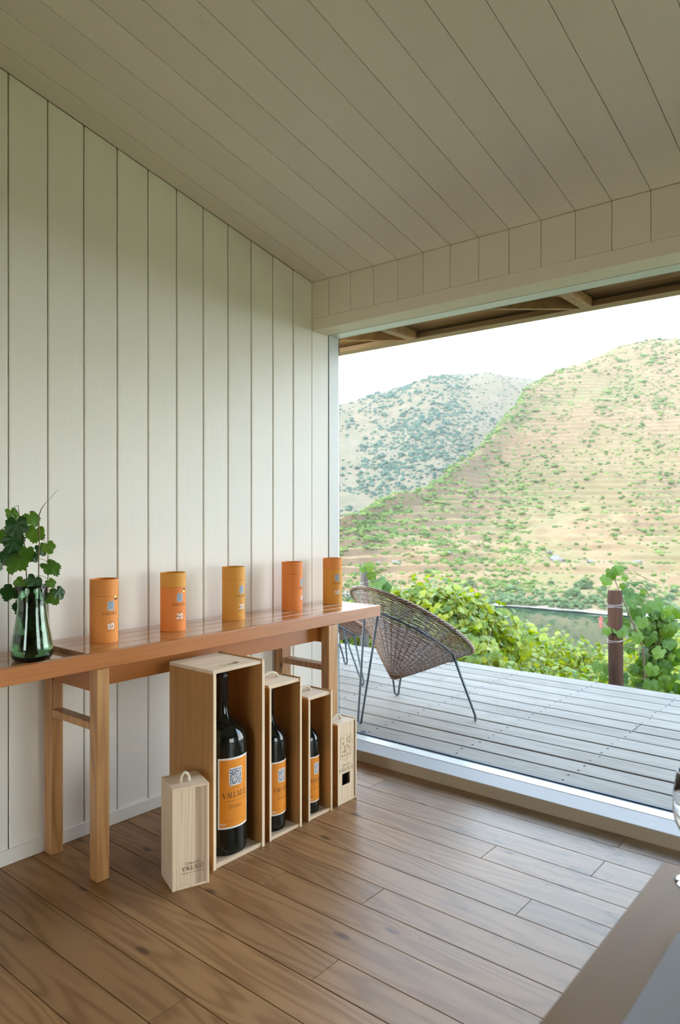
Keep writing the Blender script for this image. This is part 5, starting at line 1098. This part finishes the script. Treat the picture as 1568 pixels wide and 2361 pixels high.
# undergrowth along the water's edge
def mats_on(H, U, V_, S, rr, sq=1.0):
    P = H.at(U, V_); out = []
    for p, s in zip(P, S):
        out.append(Matrix.Translation((p[0], p[1], p[2] - s * 0.18)) @ Matrix.Rotation(rr.uniform(0, 6.28), 4, 'Z') @ Matrix.Diagonal((s, s, s * sq * rr.uniform(.75, 1.2), 1)))
    return out
n = 420
o = bpy.data.objects.new('bank_undergrowth', scatter_mesh('bank_undergrowth', bush_mesh('t', M['bank'], 5, 5, 26), mats_on(HBo, rng.uniform(2, 13.5, n), 0.13 + np.abs(rng.normal(0, 0.35, n)), rng.uniform(0.7, 2.6, n), r), M['bank'])); COL.objects.link(o)
tag(o, 'low scrub growing along the water line of the far bank', 'undergrowth', kind='stuff')
# terraces: small vines and shrubs, clustered, along contour lines
def field(U, V_, H, scale, seed): P = H.at(U, V_); return vnoise(P[:, 0] / scale, P[:, 1] / scale, seed)
n = 20000; U = rng.uniform(1.5, 14, n); V_ = 0.7 + 5.3 * rng.random(n) ** 0.9
ne = 1500; U[:ne] = rng.uniform(2.5, 9.0, ne); V_[:ne] = 6.02 - np.abs(rng.normal(0, 0.22, ne)) * (1 + 0.5 * np.sin(U[:ne] * 3))
P = HBo.at(U, V_); keep = (0.45 * vnoise(P[:, 0] / 60, P[:, 1] / 60, 21) + 0.55 * vnoise(P[:, 0] / 18, P[:, 1] / 18, 22)) > rng.uniform(0.12, 0.98, n)
keep[:ne] = rng.random(ne) < 0.45
U, V_ = U[keep], V_[keep]; S = np.clip(rng.lognormal(0.05, 0.42, len(U)), 0.5, 3.2) * (0.75 + 0.10 * V_)
D = S / np.linalg.norm(HBo.at(U, V_) - CAMP, axis=1); order = np.argsort(-D)
mats = mats_on(HBo, U[order], V_[order], S[order], r)
for k in range(220):
    o = bpy.data.objects.new('shrub', SHR[k % 3]); COL.objects.link(o); o.matrix_world = mats[k]
    tag(o, 'small green shrub among those scattered over the terraced hillside', 'shrub', 'small shrubs scattered over the terraces')
o = bpy.data.objects.new('hillside_scrub', scatter_mesh('hillside_scrub', blob('t', M['shrub'], 8, 1, 0.35, 0.85), mats[220:], M['shrub'])); COL.objects.link(o)
tag(o, 'fine dots of scrub and vine stock over the terraced hill', 'scrub', kind='stuff')
# far hill: dark oaks, thick on its upper flank
n = 11000; U = rng.uniform(2.5, 12.5, n); V_ = rng.uniform(0.3, 4.02, n)
P = HAo.at(U, V_); dens = 0.5 * vnoise(P[:, 0] / 120, P[:, 1] / 120, 31) + 0.5 * vnoise(P[:, 0] / 36, P[:, 1] / 36, 32)
clump = np.exp(-((U - 7.6) / 1.9) ** 2 - ((V_ - 2.9) / 1.1) ** 2) * 0.42 + np.exp(-((U - 5.0) / 1.6) ** 2 - ((V_ - 2.3) / 1.0) ** 2) * 0.20
bare = np.clip((U - 8.9) * 0.10, 0, 0.12) * (V_ > 2.2)
keep = dens + clump - bare > rng.uniform(0.40, 0.92, n); keep[-900:] = True; U[-900:] = rng.uniform(8.3, 12.5, 900); V_[-900:] = rng.uniform(1.2, 4.02, 900); U, V_ = U[keep], V_[keep]
S = np.clip(rng.lognormal(0.85, 0.42, len(U)), 1.0, 7.0) * 0.85; S[-900:] = rng.uniform(0.8, 2.0, 900)
D = S / np.linalg.norm(HAo.at(U, V_) - CAMP, axis=1); order = np.argsort(-D); mats = mats_on(HAo, U[order], V_[order], S[order], r)
for k in range(200):
    o = bpy.data.objects.new('oak_tree', FAR[k % 3]); COL.objects.link(o); o.matrix_world = mats[k]
    tag(o, 'dark round tree among those dotting the hazy far hill', 'tree', 'dark trees on the far hill')
o = bpy.data.objects.new('far_woodland', scatter_mesh('far_woodland', blob('t', M['shrub_far'], 9, 1, 0.35, 0.9), mats[200:], M['shrub_far'])); COL.objects.link(o)
tag(o, 'smaller dark trees and scrub spread over the hazy far hill', 'woodland', kind='stuff')
# bare rock outcrops
RK = [(8.75, 1.62, 4.2), (8.9, 1.55, 3.2), (8.6, 1.7, 2.6), (9.5, 1.50, 2.6), (4.55, 2.2, 2.4), (3.3, 2.25, 2.6), (2.9, 2.35, 2.2), (10.6, 1.6, 2.6)]
rk = blob('rock', M['rock'], 44, 1, 0.5, 0.7)
for (a, c, s), p in zip(RK, HBo.at(np.array([q[0] for q in RK]), np.array([q[1] for q in RK]))):
    o = bpy.data.objects.new('rock_outcrop', rk); COL.objects.link(o); o.location = p; o.scale = (s, s * 0.7, s * 0.9); o.rotation_euler = (r.uniform(-.4, .4), r.uniform(-.4, .4), r.uniform(0, 6))
    tag(o, 'pale grey rock outcrop low on the terraced hillside', 'rock', 'rock outcrops above the river')
# red channel marker on the water
bu = thing('river_marker', 'small red cross-topped marker floating on the river left of the post', 'buoy', (-90.7, 259.5, -39.2))
M['red'] = plain('marker_red', (0.75, 0.05, 0.05), 0.5)
MB().lathe([(0.5, -0.2), (0.6, 0.1), (0.5, 0.4), (0.15, 0.5)], 16).build('float', M['red'], bu)
MB().lathe([(0.15, 0.4), (0.12, 2.3)], 10).build('mast', M['red'], bu)
o = MB().box(-0.85, 0.85, -0.06, 0.06, 1.1, 1.45).build('crossbar', M['red'], bu); o.rotation_euler.z = R(20)

# faint blue-white haze lying over the valley
hz = bpy.data.materials.new('valley_haze'); hz.use_nodes = True; hn = hz.node_tree; hn.nodes.clear()
ho = N(hn, 'ShaderNodeOutputMaterial'); hv = N(hn, 'ShaderNodeVolumeScatter'); hv.inputs['Color'].default_value = (0.90, 0.95, 1.0, 1); hv.inputs['Density'].default_value = 0.00007
hn.links.new(hv.outputs[0], ho.inputs['Volume'])
o = MB().box(-1400, 700, 60, 1750, -39, 330).build('valley_haze', hz); tag(o, 'thin pale haze filling the river valley', 'haze', kind='stuff')
